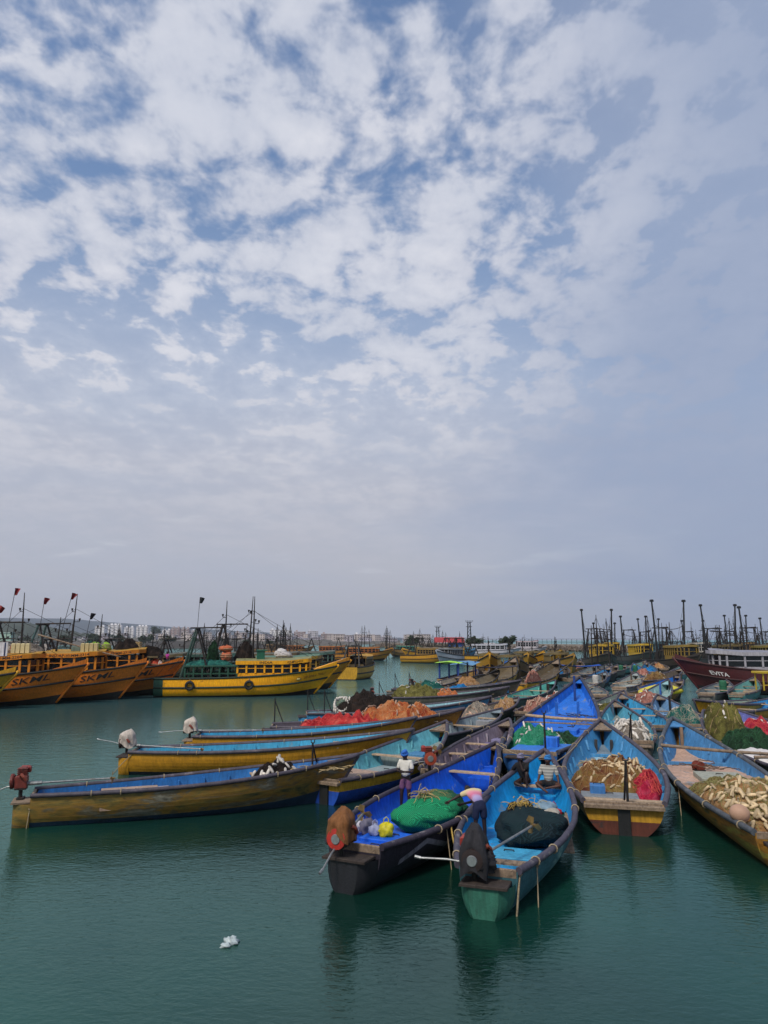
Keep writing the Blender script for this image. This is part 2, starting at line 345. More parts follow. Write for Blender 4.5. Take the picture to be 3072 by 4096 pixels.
# ------------------------------------------------------------------ open fibre boats
class Hull:
    """lines of a boat: t runs stern to bow, s keel to gunwale, x forward, z up from the water"""
    def __init__(h, L, B, zs, zb, zk=-.32, rake=.9, sw=.74, full=.46, pw=1.9, sheer=2.6, vee=2.4, vb=1.15):
        h.vb = vb
        h.L, h.B, h.zs, h.zb, h.zk, h.rake, h.sw, h.full, h.pw, h.sheer, h.vee = L, B, zs, zb, zk, rake, sw, full, pw, sheer, vee
    def bw(h, t):
        if t < h.full: return h.B / 2 * (h.sw + (1 - h.sw) * math.sin(math.pi / 2 * t / h.full))
        q = (t - h.full) / (1 - h.full); return h.B / 2 * max(0, 1 - q ** h.pw) + .015
    def zg(h, t): return h.zs + (h.zb - h.zs) * max(0, t) ** h.sheer
    def zkeel(h, t): return h.zk + .3 * max(0, (t - .7) / .3) ** 2
    def pt(h, t, s, side=1, off=0):
        k = h.zkeel(t); z = k + (h.zg(t) - k) * s
        e = lerp(h.vee, h.vb, sst(.5, 1, t)); f = 1 - max(0, 1 - s) ** e
        x = t * h.L - h.rake * (1 - s) * sst(.55, 1, t)
        return Vector((x, side * max(0, h.bw(t) * f + off), z))
    def s_at(h, t, z):
        k = h.zkeel(t); return max(0, min(1, (z - k) / (h.zg(t) - k)))
    def half(h, t, z): return h.pt(t, h.s_at(t, z)).y
TS = [0, .05, .12, .2, .28, .36, .44, .52, .6, .67, .74, .8, .85, .9, .94, .97, .99, 1]
BOATS = {}; ON = {'key': None}
def solve_bow(sp, bp, L, zs):
    S = P(*sp, zs); best = None
    for i in range(210):
        z = 1.1 + i * .01; T = P(*bp, z); c = abs((T - S).xy.length - L) + 1.2 * abs(z - 1.5)
        if best is None or c < best[0]: best = (c, T, z)
    return S, best[1], best[2]
def open_boat(key, sp, bp, L, B, label, up='#b98a2c', lo='#1d3f73', cut=.55, inn='#2f7fc0', flo=None, wear='#6b5a3c', amt=.4, zs=.8, zf=.36,
              thw=(.3, .62), hat=(), knees=True, raised=.64, rise=.22, gun=None, bowdeck=.1, posts=(), board=True, zb=None, sw=.56, name='fishing_boat', full=.46, pw=1.9, at=None, dep=.6, counter='auto', hmat=None):
    """hull, lining, floor, pipe gunwale, thwarts, hatches, knees and posts of one boat, built in its own axes"""
    if at:          # surveyed stern, heading in degrees, length, bow height
        S = Vector((at[0], at[1], 0)); T = S + Vector((math.cos(R(at[2])), math.sin(R(at[2])), 0)) * at[3]; zb = at[4]
    elif zb is None: S, T, zb = solve_bow(sp, bp, L, zs)
    else:
        S, T = P(*sp, zs), P(*bp, zb)
    S.z = T.z = 0; L = (T - S).length; rz = math.atan2(T.y - S.y, T.x - S.x)
    root = empty(name, S, rz, label, 'boat', 'open fishing boats moored side by side')
    h = Hull(L, B, zs, zb, sw=sw, full=full, pw=pw); h.root = root; h.zf = zf; h.rise = rise; h.raised = raised; BOATS[key] = h
    h.M = Matrix.Translation(S) @ Matrix.Rotation(rz, 4, 'Z'); h.rz = rz
    SR = [0, .1, .2, .3, .4, .5, .6, .7, .8, .9, 1]
    um = mat('hull_' + up + wear, up, .55, .25, 2.2, .2, wear, amt, 1.3, (.6, 1, 2.2))
    if hmat: um = hmat
    lm = mat('hull_' + lo, lo, .55, .3, 2.2, .2, '#2b2a2a', .4, 1.5, (.6, 1, 2))
    im = mat('lining_' + inn, inn, .5, .25, 2.0, .15, '#7f9098', .34, 2.2)
    fm = mat('floor_' + (flo or inn), flo or inn, .55, .25, 2.0, .2, '#7e8588', .42, 2.0)
    gm = mat('gun_' + gun, gun, .55, .3, 3, .15, '#8a8580', .35, 3) if gun else RUBBER()
    hm_ = MB()
    for sd_ in (1, -1):
        for a, b in zip(SR[:-1], SR[1:]):
            hm_.grid([[h.pt(t, a, sd_) for t in TS], [h.pt(t, b, sd_) for t in TS]], 0 if (a + b) / 2 > cut else 1)
    tr = [h.pt(0, s, 1) for s in SR]; tl = [h.pt(0, s, -1) for s in SR]
    for i in range(len(SR) - 1):
        hm_.add([tl[i], tr[i], tr[i + 1], tl[i + 1]], [(0, 1, 2, 3)], 0 if (SR[i] + SR[i + 1]) / 2 > cut else 1)
    ho = smooth_by_angle(hm_.build('hull', [um, lm], root), 50)
    # lining, thin top edge to the gunwale, then floor
    TI = [t for t in TS if t <= .985]; lin_ = MB()
    h.fz = lambda t: max(zf + rise, h.zg(t) - dep) if t >= raised else zf
    for sd_ in (1, -1):
        rows = []
        for q in (1, .8, .55, .3, 0):
            row = []
            for t in TI:
                sf = h.s_at(t, zf); s = lerp(sf, 1, q); p = h.pt(max(t, .012), s, sd_, -.045); row.append(p)
            rows.append(row)
        lin_.grid(rows)
    lin_.grid([[h.pt(.012, s, sd_, -.045) for s in [lerp(h.s_at(0, zf), .985, q / 4) for q in range(5)]] for sd_ in (1, -1)])
    lo_ = smooth_by_angle(lin_.build('inner_hull', im, root), 50)
    fl = MB(); tf = [t for t in TI if h.half(t, zf) > .06 and t < raised] + [raised]
    fl.grid([[Vector((h.pt(t, h.s_at(t, zf)).x, sd_ * (h.half(t, zf) - .03), zf)) for t in tf] for sd_ in (1, 0, -1)])
    fl.build('floor', fm, root)
    rd = MB(); fz = h.fz; tf2 = [raised] + [t for t in TI if t > raised + .01 and h.half(t, fz(t)) > .05]
    rows = [[Vector((h.pt(t, h.s_at(t, fz(t))).x, sd_ * (h.half(t, fz(t)) - .03), fz(t))) for t in tf2] for sd_ in (1, 0, -1)]
    rd.grid(rows); a = rows[0][0]; b_ = rows[2][0]
    rd.add([a, b_, Vector((b_.x, b_.y * .96, zf)), Vector((a.x, a.y * .96, zf))], [(0, 1, 2, 3)]); rd.build('fore_deck', fm, root)
    for t in (lerp(raised, 1, .45),):      # low coaming step across the fore deck
        z = fz(t); hw = h.half(t, z) - .05
        if hw > .15: MB().box((t * L, 0, z + .05), (.07, 2 * hw, .12), ch=.01).build('deck_step', im, root)
    g = MB(); pts = [h.pt(t, 1, 1) + Vector((0, .02, .02)) for t in TS[:-1]] + [h.pt(1, 1) * 1 + Vector((.02, 0, .03))] + [h.pt(t, 1, -1) + Vector((0, -.02, .02)) for t in reversed(TS[:-1])]
    for p in pts: p.y += 0
    rr = .068 * (B / 2.3) ** .5
    g.tube(pts, rr, 8); smooth_by_angle(g.build('gunwale_pipe', gm, root), 60)
    st = MB(); st.tube([h.pt(1, s) + Vector((.02, 0, 0)) for s in (1, .8, .6, .4, .2, .05)], [.06, .055, .05, .05, .045, .04], 6); st.build('stem_post', gm, root, True)
    lash = None
    for q in range(7):          # rope lashings round the gunwale pipe
        t = (.06, .17, .27, .4, .53, .68, .83)[q]; sd_ = 1 if q % 2 else -1
        for sd_ in (1, -1):
            if random.random() < .4: continue
            p = h.pt(t + random.uniform(-.03, .03), 1, sd_) + Vector((0, .02 * sd_, .02))
            if lash is None:
                lash = MB().tube([(0, math.cos(a_) * (rr + .012), math.sin(a_) * (rr + .012)) for a_ in [i * math.pi / 5 for i in range(10)]], .016, 4, closed=True).build('rope_lashing', ROPE(), root); lash.location = p
            else: inst(lash, root, p)
    if board:
        ws = B * sw / 2
        if counter:
            pf = MB(); rows = []; zt_ = zs - .2
            for x, k in ((.0, .92), (-.18, .86), (-.34, .7), (-.42, .5)):
                rows.append([(x, -ws * k * math.cos(a_), zt_ - (zt_ + .16) * math.sin(a_) ** .8) for a_ in [math.pi * i / 12 for i in range(13)]])
            pf.grid(rows); pf.add(rows[-1], [list(range(13))]); smooth_by_angle(pf.build('stern_counter', mat('counter_' + counter, counter, .6, .3, 2, .2, '#20221f', .4) if counter != 'auto' else (lm if cut > .5 else um), root), 50)
            MB().box((-.24, 0, zs - .17), (.46, ws * 1.6, .05), ch=.01).build('stern_platform', DKWOOD() if random.random() < .6 else WOOD(), root)
        else:
            MB().box((-.03, 0, zs * .25), (.06, .3, zs * 1.1)).build('rudder_slot', BLACK(), root); MB().box((-.06, 0, zs - .07), (.2, 2 * ws + .02, .09), ch=.015).build('stern_shelf', WOOD(), root)
        MB().box((.03, 0, zs - .04), (.07, 2 * ws - .05, .14), ch=.015).build('transom_board', WOOD(), root)
    for t in thw:
        x = t * L; z = min(h.zg(t) - .13, zf + .62); hw = h.half(t, z) - .02
        MB().box((x, 0, z), (.22, 2 * hw, .045), ch=.01).build('thwart', PALEWOOD() if random.random() < .7 else WOOD(), root)
    for (t, y, lx, ly, hh, c) in hat:
        hc = mat('hatch_' + c, c, .55, .2, 2.5, .15, '#777f84', .25, 2)
        z0 = h.fz(t); hh *= .75
        hx = MB().box((0, 0, 0), (lx, ly, hh), ch=.015).build('hatch', hc, root); hx.location = (t * L, y, z0 + hh / 2 - .01)
        MB().tube([(lx * .1, -.1, hh / 2 + .0), (lx * .1, -.1, hh / 2 + .03), (lx * .1, .1, hh / 2 + .03), (lx * .1, .1, hh / 2 + .0)], .012, 4).build('handle', IRON(), hx)
    if knees:
        kn = None
        for t in [.1, .18, .26, .34, .42, .5, .58, .72, .8]:
            for sd_ in (1, -1):
                zt = h.zg(t) - .1; zb_ = h.zg(t) - .42
                a = h.pt(t, h.s_at(t, zt), sd_, -.05); b = h.pt(t, h.s_at(t, zb_), sd_, -.05)
                k = MB(); d = -.16 * sd_
                k.add([(a.x - .02, a.y, a.z), (a.x + .02, a.y, a.z), (b.x + .02, b.y, b.z), (b.x - .02, b.y, b.z), (a.x - .02, a.y + d * .5, a.z), (a.x + .02, a.y + d * .5, a.z), (b.x + .02, b.y + d * .35, b.z), (b.x - .02, b.y + d * .35, b.z)],
                      [(0, 1, 2, 3), (4, 5, 6, 7), (0, 1, 5, 4), (1, 2, 6, 5), (2, 3, 7, 6), (3, 0, 4, 7)])
                k.build('knee', im, root)
    if bowdeck:
        t0 = 1 - bowdeck; bd = MB(); tt = [t0, lerp(t0, 1, .4), lerp(t0, 1, .75), .985]
        bd.grid([[h.pt(t, 1, sd_, -.02) + Vector((0, 0, -.02)) for t in tt] for sd_ in (1, -1)]); 
        bd.grid([[h.pt(t, 1, sd_, -.02) + Vector((0, 0, -.06)) for t in tt] for sd_ in (1, -1)]); bd.build('bow_cap', WOOD() if random.random() < .5 else im, root)
    for (t, y, hh, c) in posts:
        z0 = h.fz(t)
        MB().box((t * L, y, z0 + hh / 2), (.11, .11, hh), ch=.02).build('mooring_post', mat('post_' + c, c, .7, .3, 3, .2), root)
    return h
def on(key, t, y, z=None):
    """world point in boat `key` at station t, offset y (metres to port), height z above the water"""
    h = BOATS[key]; f = h.fz(t); ON['key'] = key
    p = Vector((t * h.L, y, f if z is None else max(z, f - .02))); return h.M @ p

BL, YE = '#1d4f9a', '#c08a1e'
open_boat('b1', (28, 794.5), (343.5, 752), 9.3, 1.8, 'weathered yellow and olive boat, nearest on the left, red engine over its stern', '#7d6a2a', '#22384f', .36, '#2a72b8', '#8d7b70', '#3e4a34', .62,
          thw=(.66,), hat=((.27, -.1, 1.5, 1.1, .5, '#a98f7a'), (.36, 0, .5, 1.0, .44, '#9c97a0')), raised=.5, rise=.25, at=(-9.29, 20.04, 20.0, 9.03, 1.28), sw=.5, full=.5, hmat=patchy('hull_patchy_olive', ['#1c3a30', '#4a4a2a', '#7d6a30', '#94702a', '#6a6048', '#8a8878', '#4a4432']))
open_boat('b2', (135, 751.5), (413.5, 725.5), 10.2, 2.2, 'yellow boat second from the left, white planks inside, white sack over its engine', YE, '#1b2230', .42, '#3f9fc4', '#b9b9bd', '#8b6a2a', .3,
          thw=(.72,), hat=((.2, .1, 1.2, 1.1, .42, '#b9bcc9'), (.33, .0, .7, 1.3, .3, '#3b62b0'), (.45, 0, 1.6, 1.4, .3, '#b5b3bb')), at=(-9.2, 27.5, 3, 10.3, 1.45), sw=.5)
open_boat('b3', (195, 735), (404, 721.5), 9.4, 2.1, 'slim yellow hulled boat behind the two leftmost, pale sack over its engine', YE, '#1b2b52', .45, '#3aa0cc', '#a9b3bd', '#7a6330', .3,
          thw=(.75,), hat=((.26, .1, 1.2, .9, .42, '#4a6fc0'), (.42, 0, 1.5, 1.2, .3, '#b9b9c2')), sw=.66, at=(-8.0, 31.8, 3, 9.4, 1.45))
open_boat('b4', (270, 726.5), (455, 714.5), 9.2, 2.5, 'brown boat heaped with red and orange nets', '#9a6d26', '#241f22', .5, '#5b5560', '#4e474d', '#43362a', .5, thw=(.1, .84), hat=((.14, -.3, .5, .5, .4, '#2d2f3a'), (.12, .4, .5, .4, .35, '#55505a')), at=(-5.3, 35.1, 5, 9.2, 1.5))
open_boat('b5', (306.5, 713), (491, 697), 10.6, 2.3, 'pale blue sterned boat carrying a dark net edged with white floats', '#3d87b4', '#27415e', .4, '#8fb9c2', '#8fa2a6', '#a8a49a', .45, thw=(.08, .9), hat=((.07, 0, .6, .9, .5, '#3f78c0'),))
open_boat('b6', (376, 697.5), (509, 687), 9.6, 2.2, 'grey boat with an olive net heap, stern to the open channel', '#5d5a50', '#2a2c2e', .5, '#7fa6a4', '#8d8a84', '#3a3834', .5, thw=(.12, .6, .86))
open_boat('b6b', (392, 689), (521, 680.5), 9.4, 2.0, 'dark slender boat with teal and blue nets behind the olive net boat', '#4a4238', '#25272b', .5, '#9fb3ae', '#6f7a7c', '#2b2826', .5, thw=(.2, .5, .8))
open_boat('b7', (419, 738.5), (497.6, 710.5), 8.6, 2.0, 'black topped boat with white hull lettering, bow to the right', '#1c1a1c', '#96702a', .55, '#8b9aa0', '#77726c', '#38302a', .4, thw=(.55, .8), hat=((.75, 0, .8, .7, .4, '#8d8f92'),), at=(1.7, 31.3, 59, 8.6, 1.25))
open_boat('b8', (326, 777.5), (444, 724), 9.3, 2.45, 'teal lined boat with brown stern hatch and yellow over blue hull', '#c39a2a', '#1f4fb0', .66, '#5fa6b4', '#8a9694', '#8d6a2a', .3,
          thw=(.56,), hat=((.17, .15, 1.7, 1.35, .42, '#a58a76'), (.40, -.1, 1.6, 1.2, .22, '#8d9a98'), (.74, 0, 1.0, .7, .12, '#4d86b0')), raised=.6, rise=.3, knees=True, at=(-1.76, 22.47, 57.9, 7.9, 1.62), sw=.45, full=.45, pw=1.96, zs=.7, counter=None)
open_boat('b9', (424, 770), (502.6, 719), 9.3, 1.85, 'dusty mauve boat between the teal lined boat and the bright blue one', '#4f4a48', '#2a2626', .5, '#877a86', '#8d7a74', '#3a3330', .5,
          thw=(.2, .42, .62), hat=((.74, 0, .8, .9, .22, '#74688e'), (.84, 0, .7, .6, .3, '#8a84a8')), raised=.6, at=(1.6, 23.4, 66, 9.2, 1.44))
open_boat('A', (356, 840.5), (497.5, 746), 9.5, 2.55, 'bright blue boat with a green net bundle and brown hooded engine', '#2a2430', '#20242e', .6, '#0d57c4', '#0d57cc', '#15306a', .25,
          thw=(.76,), hat=((.17, -.1, .75, 1.3, .2, '#0e5fd2'), (.1, .05, .7, 1.2, .12, '#0d57c8')), raised=.84, rise=.3, knees=False, bowdeck=.04, gun='#3a333f', at=(-0.59, 15.25, 64.0, 9.48, 1.54), sw=.46, full=.36, pw=1.8, zs=.78, zf=.44, counter='#1c1c22', dep=.5)
open_boat('B', (487, 866), (542, 753), 9.4, 2.33, 'cyan blue boat with a dark net bundle and black hooded engine', '#31616a', '#22363c', .3, '#1692cf', '#1493d8', '#8fb0a8', .45,
          thw=(.12, .8), hat=((.22, -.05, .75, 1.25, .26, '#3a9ac0'), (.1, -.1, .5, 1.0, .1, '#1b93cc')), raised=.81, rise=.3, knees=False, bowdeck=.05, gun='#4a4552', at=(1.88, 13.95, 70.2, 8.06, 1.65), sw=.46, full=.43, pw=1.91, zs=.71, zf=.36, counter='#2f6a58', dep=.5)
open_boat('C', (628, 799), (604, 721.5), 9.8, 2.85, 'blue lined boat stern on with float strung brown and red nets', '#b98a22', '#5e2f22', .62, '#4a93c4', '#7a8b96', '#6e5428', .35,
          thw=(.09,), hat=((.15, .25, .7, 1.5, .38, '#7f8588'), (.17, .55, .4, .4, .66, '#3f78b4'), (.56, .2, .7, .7, .18, '#b39b94'), (.72, .0, .6, .8, .1, '#9cc6d4')), raised=.62, rise=.2, posts=((.86, .28, .5, '#3a3634'), (.86, -.28, .5, '#3a3634')), at=(6.0, 19.04, 76.1, 11.0, 1.61), sw=.67, full=.36, pw=1.93, zs=.76, counter=None, dep=.75)
open_boat('D', (806, 842), (676, 717), 12.5, 2.75, 'weathered yellow boat at the right edge with a tan floor and cream floats', '#8d6a14', '#24404a', .34, '#4a86b8', '#c4a088', '#4a4a20', .55,
          thw=(), hat=((.5, -.15, 1.3, 1.3, .2, '#9fa090'),), raised=.45, rise=.28, posts=((.92, -.1, .8, '#8a7058'),), gun='#4d5258', bowdeck=.07, at=(8.65, 16.3, 78.4, 13.1, 1.75), sw=.5, full=.47, pw=1.9, zs=.7, dep=.8, hmat=patchy('hull_patchy_ochre', ['#3a3a1a', '#6a5a1c', '#9a6a14', '#7a5210', '#8d8430', '#5a3a14']))
open_boat('E', (528, 749), (575.6, 677.5), 14.0, 3.5, 'large bright blue boat running up the middle', '#245a9a', '#2a2f3a', .5, '#1f6fd0', '#2474d8', '#4a5a78', .3,
          thw=(.5,), hat=((.28, .55, 1.0, 1.0, .22, '#3a86da'), (.42, -.15, 1.1, 1.5, .26, '#1f6ed0'), (.6, .1, .8, 1.2, .16, '#2a7ad8'), (.1, -.2, 2.2, 2.0, .5, '#2f78d0'), (.12, -.5, .5, .5, .95, '#2a74d6')), raised=.36, rise=.3,
          posts=((.66, .55, .7, '#1f62b8'), (.7, -.4, .6, '#1f62b8'), (.84, 0, 1.3, '#1c3f80')), bowdeck=.05, gun='#3a3a48', at=(5.13, 26.54, 68.3, 15.6, 2.7), sw=.56, full=.38, pw=1.85, zs=.9, zf=.5, dep=.42)
open_boat('F', (637.5, 741), (614.6, 701), 9.0, 2.2, 'grey boat with a heap of white floats behind the stern on boat', '#6f6a62', '#2b2a2a', .5, '#5aa5bd', '#8a9490', '#45403c', .4, thw=(.08, .3), hat=((.8, 0, .6, .6, .2, '#4f9cc4'),), posts=((.9, .2, .7, '#44586a'),))
open_boat('F2', (588, 713), (624, 691), 8.6, 1.9, 'dark narrow boat squeezed beside the large blue one', '#2a2624', '#1e1d1e', .5, '#7f8d84', '#5f625c', '#4d453c', .4, thw=(.3, .6))
open_boat('G', (688, 725), (650, 694.5), 9.2, 2.1, 'grey blue boat with a black mooring post, behind the tan floored boat', '#4f6f88', '#2a3036', .5, '#6d93b8', '#7f97ab', '#8a8a86', .4, thw=(.4, .62), posts=((.8, -.3, 1.0, '#1c1a1b'),), hat=((.7, .1, .9, .5, .12, '#7fa4c4'),), at=(14.9, 35.6, 80, 9.2, 1.5))
open_boat('H', (664, 726), (624.5, 694), 9.4, 2.1, 'cyan lined boat left of the grey blue one', '#3d5a6e', '#24292e', .5, '#3f9ac4', '#4f9fc0', '#7a7a72', .4, thw=(.5, .7), hat=((.58, 0, .7, .9, .2, '#9fb9c4'),), posts=((.78, 0, .6, '#1f2a3a'),), at=(12.9, 35.2, 82, 9.3, 1.6))
open_boat('I', (800, 741), (718, 704.5), 10.0, 2.2, 'mauve blue boat at the right edge with a red net', '#5a5a6e', '#2c2c34', .5, '#6f74b4', '#7d7a94', '#7a6f68', .4, thw=(.55,), hat=((.7, 0, .9, .7, .1, '#8d7d78'),))
open_boat('J', (806, 772), (704, 711), 11.5, 2.2, 'dull boat with olive bundle, dark green net and white sheet, beyond the tan floored boat', '#44423c', '#26282a', .5, '#7fb0c4', '#8a9aa0', '#6a655c', .45, thw=(.3, .55))
open_boat('K', (763, 701), (693.5, 700), 9.0, 2.4, 'yellow boat decked with pale green planks, bow to the left', '#c4921e', '#3a3428', .45, '#9fb0a0', '#9aa898', '#8a6a24', .35, thw=(.3, .5, .7), zf=.5, hat=((.3, .4, 1.2, .9, .12, '#a4b8a4'), (.3, -.5, 1.2, .9, .12, '#93a896'), (.5, .4, 1.3, .9, .12, '#8fa598'), (.5, -.5, 1.3, .9, .12, '#a9baa8'), (.66, 0, 1.0, 1.0, .12, '#98ab9c')), rise=.1)
open_boat('O', (728, 712), (786, 696), 8.6, 2.2, 'yellow boat with blue lining at the right edge, tyre on its side', '#b5851c', '#2a2624', .5, '#2f86c0', '#3a80b0', '#5e4a26', .4, thw=(.4, .7))
open_boat('L', (634, 694), (684, 686.5), 8.2, 2.2, 'ochre boat under a bright yellow sheet', '#a8702a', '#4a3826', .4, '#7a6f60', '#6f675c', '#5a4630', .4, thw=(.2, .8), at=(18.6, 55.2, 42, 8, 1.5))
open_boat('N2', (672, 711), (704, 681), 9.2, 2.1, 'pale teal boat with a pink hatch behind the brown net', '#5f7f86', '#3a4246', .5, '#8fb6b8', '#92aaa8', '#6f6a62', .4, thw=(.5,), hat=((.74, 0, .8, .8, .14, '#c49a94'),), posts=((.82, .2, .9, '#2a5aa8'), (.84, -.4, 1.0, '#2a2422')), at=(15.6, 46.5, 55, 9, 1.9))
open_boat('M', (636, 681), (683, 668), 10.5, 2.6, 'brown boat with a white arrow mark on its bow', '#9a6420', '#2f2a24', .3, '#5f564c', '#5a5046', '#6a4a20', .35, thw=(.4,), full=.4)
open_boat('P', (500, 700.5), (555, 680.5), 11.0, 2.2, 'aqua lined boat with short black posts beside the large blue one', '#4a5450', '#25282a', .5, '#62b4a8', '#9aa08e', '#3a3a36', .4, thw=(.45, .7), hat=((.66, 0, 1.1, .8, .15, '#8cc4b0'), (.3, 0, 1.6, 1.1, .15, '#b39a8a')), posts=((.8, .4, .9, '#241f20'), (.86, .1, .7, '#241f20'), (.76, -.4, .9, '#241f20')))
open_boat('Q', (500, 714), (564, 682.5), 12.0, 2.2, 'dark boat full of pinkish float strung nets, left of the large blue one', '#3a322c', '#26221f', .5, '#6a625c', '#5a524c', '#4f463c', .4, thw=(.2, .9), at=(7.9, 41.7, 60, 12, 1.7))
open_boat('Q2', (470, 722), (526, 703), 9.0, 2.0, 'dark green hulled boat behind the black topped one', '#1f2a22', '#2a2622', .5, '#7d7468', '#6f6458', '#3a342c', .35, thw=(.3, .6), at=(3.6, 38.6, 55, 8, 1.3))
open_boat('y1', (424, 688), (470, 676.5), 8.8, 2.0, 'small boat with yellow and blue pointed bow', '#b0801e', '#2a62a4', .62, '#8f8778', '#7d7468', '#2f5f9a', .4, thw=(.3, .6), knees=False, at=(2.6, 62.5, 58, 8.9, 1.4))
open_boat('y2', (452, 690), (506, 672.5), 10.0, 2.4, 'yellow boat with black rimmed bow beyond the netted boats', '#c4901c', '#6b5324', .3, '#7a6f5c', '#6f6450', '#7a5a1e', .3, thw=(.4,), knees=False, gun='#1f1c1c', at=(5.9, 63, 57, 9.5, 1.85))
open_boat('y3', (478, 684), (513, 657.5), 11.0, 2.9, 'tall yellow bowed boat beside the dark canopy', '#cc981c', '#b5851c', .3, '#7a6a4c', '#6a5c44', '#8a661e', .3, thw=(.4,), knees=False, gun='#2a2622', at=(9.8, 72, 63, 10.5, 2.9))
open_boat('y4', (512, 683), (552.7, 658.3), 11.0, 2.9, 'yellow bowed boat with dark green waist and hull number', '#c8921c', '#1f3a30', .45, '#6a5c44', '#5a4e3c', '#6a5420', .35, thw=(.4,), knees=False, gun='#241f1e', at=(12.6, 69, 57, 11, 2.8))

# the packed boats further back: same build, plainer, each with its own colours
PAL = [('brown', '#6a4a2a', '#7a6f60'), ('turquoise', '#2f7a90', '#3fa0b8'), ('bright blue', '#1f5fb0', '#2a7ad0'), ('grey', '#6a6862', '#7f8a8c'), ('blue', '#2f5f94', '#3f86b8'), ('yellow', '#b8862a', '#7d7460'), ('teal', '#3f7a78', '#6fa8a0'), ('dark', '#2c2724', '#5f5850'), ('ochre', '#9a6a24', '#6a5c44'), ('pale', '#9a958c', '#a0a8a4')]
rf = random.Random(21); FILL = []; ROWW = ('one', 'two', 'three', 'four', 'five', 'six', 'seven', 'eight', 'nine', 'ten')
ORD = ['first', 'second', 'third', 'fourth', 'fifth', 'sixth', 'seventh', 'eighth', 'ninth', 'tenth', 'eleventh', 'twelfth', 'thirteenth']
def clear(x, y, ang, L):
    for k, h in BOATS.items():
        for q in (0, .25, .5, .75, 1):
            p = Vector((x + math.cos(ang) * L * q, y + math.sin(ang) * L * q, 0)); o = h.M.inverted() @ p
            if -1.2 < o.x < h.L + .6 and abs(o.y) < 1.75: return False
    return True
for r_, (y, u0, u1) in enumerate(((46, 700, 792), (53, 596, 790), (60, 600, 690), (66, 560, 640), (74, 556, 676), (83, 470, 672), (92, 470, 674), (101, 474, 676), (112, 480, 590), (124, 486, 590))):
    n = 0; x = (u0 - 384) / F_PX * y
    while x < (u1 - 384) / F_PX * y:
        cn, hc, ic = rf.choice(PAL); ang = rf.uniform(48, 86); yy = y + rf.uniform(-2.5, 2.5); L = rf.uniform(7.5, 9.5)
        if clear(x, yy, R(ang), L) and not (r_ in (1, 2, 3, 4) and (x / yy) > .405 and yy > 55.5 and yy < 80):
            k = 'f%d_%d' % (r_, n); lb = '%s open boat, %s from the left in row %s of the packed boats' % (cn, ORD[n % 13], ('one', 'two', 'three', 'four', 'five', 'six', 'seven', 'eight', 'nine', 'ten')[r_]) + (', further right' if n > 12 else '')
            open_boat(k, None, None, L, rf.uniform(1.9, 2.3), lb, hc, '#2a2624', .5, ic, rf.choice(('#7d746a', '#6a7478', ic)), '#4a4238', .5, thw=(.3, .55, .78), knees=False, posts=((.84, rf.uniform(-.3, .3), .9, rf.choice(('#241f20', '#5a4a3c'))),) if rf.random() < .6 else (), at=(x, yy, ang, L, rf.uniform(1.3, 1.9)), hat=((.66, 0, .8, .8, .16, rf.choice(('#8fa8b0', '#a8947c', '#6f8aa8'))),) if rf.random() < .5 else ())
            FILL.append((k, cn, n, r_)); n += 1
        x += rf.uniform(1.6, 2.6)

# ------------------------------------------------------------------ nets, floats, engines, ropes, small gear
FLOAT_ME = MB().tube([(-.1, 0, 0), (-.075, 0, 0), (0, 0, 0), (.075, 0, 0), (.1, 0, 0)], [.022, .044, .05, .044, .022], 6).build('float', FLOATW(), None, True)
FLOAT_W = MB().tube([(-.1, 0, 0), (-.075, 0, 0), (0, 0, 0), (.075, 0, 0), (.1, 0, 0)], [.022, .044, .05, .044, .022], 6).build('float', mat('float_white', '#d8d0c4', .55, .18, 3, .1, '#9d8f7e', .3, 4, rnd=.35), None, True)
FLOAT_P = MB().tube([(-.1, 0, 0), (-.075, 0, 0), (0, 0, 0), (.075, 0, 0), (.1, 0, 0)], [.022, .044, .05, .044, .022], 6).build('float', mat('float_pink', '#c4a088', .6, .2, 3, .1, '#94705c', .3, 4, rnd=.4), None, True)
def heap_z(x, y, rx, ry, h, seed, fold):
    r = math.hypot(x / rx, y / ry)
    if r >= 1: return 0
    b = (1 - r ** 2.6) ** .75
    n = mnoise.noise(Vector((x * 1.3 + seed, y * 1.3, seed))) * .32 + mnoise.noise(Vector((x * 3.4, y * 3.4 + seed, 3))) * .2 + mnoise.noise(Vector((x * 8.5, y * 8.5 + seed, 5))) * .1
    f = fold * math.sin((x * math.cos(seed) + y * math.sin(seed)) * 13 + 4 * mnoise.noise(Vector((x * 1.1, y * 1.1, seed + 7))))
    return max(0, h * b * (1 + n + f) + .05 * mnoise.noise(Vector((x * 8, y * 8, seed))) * b)
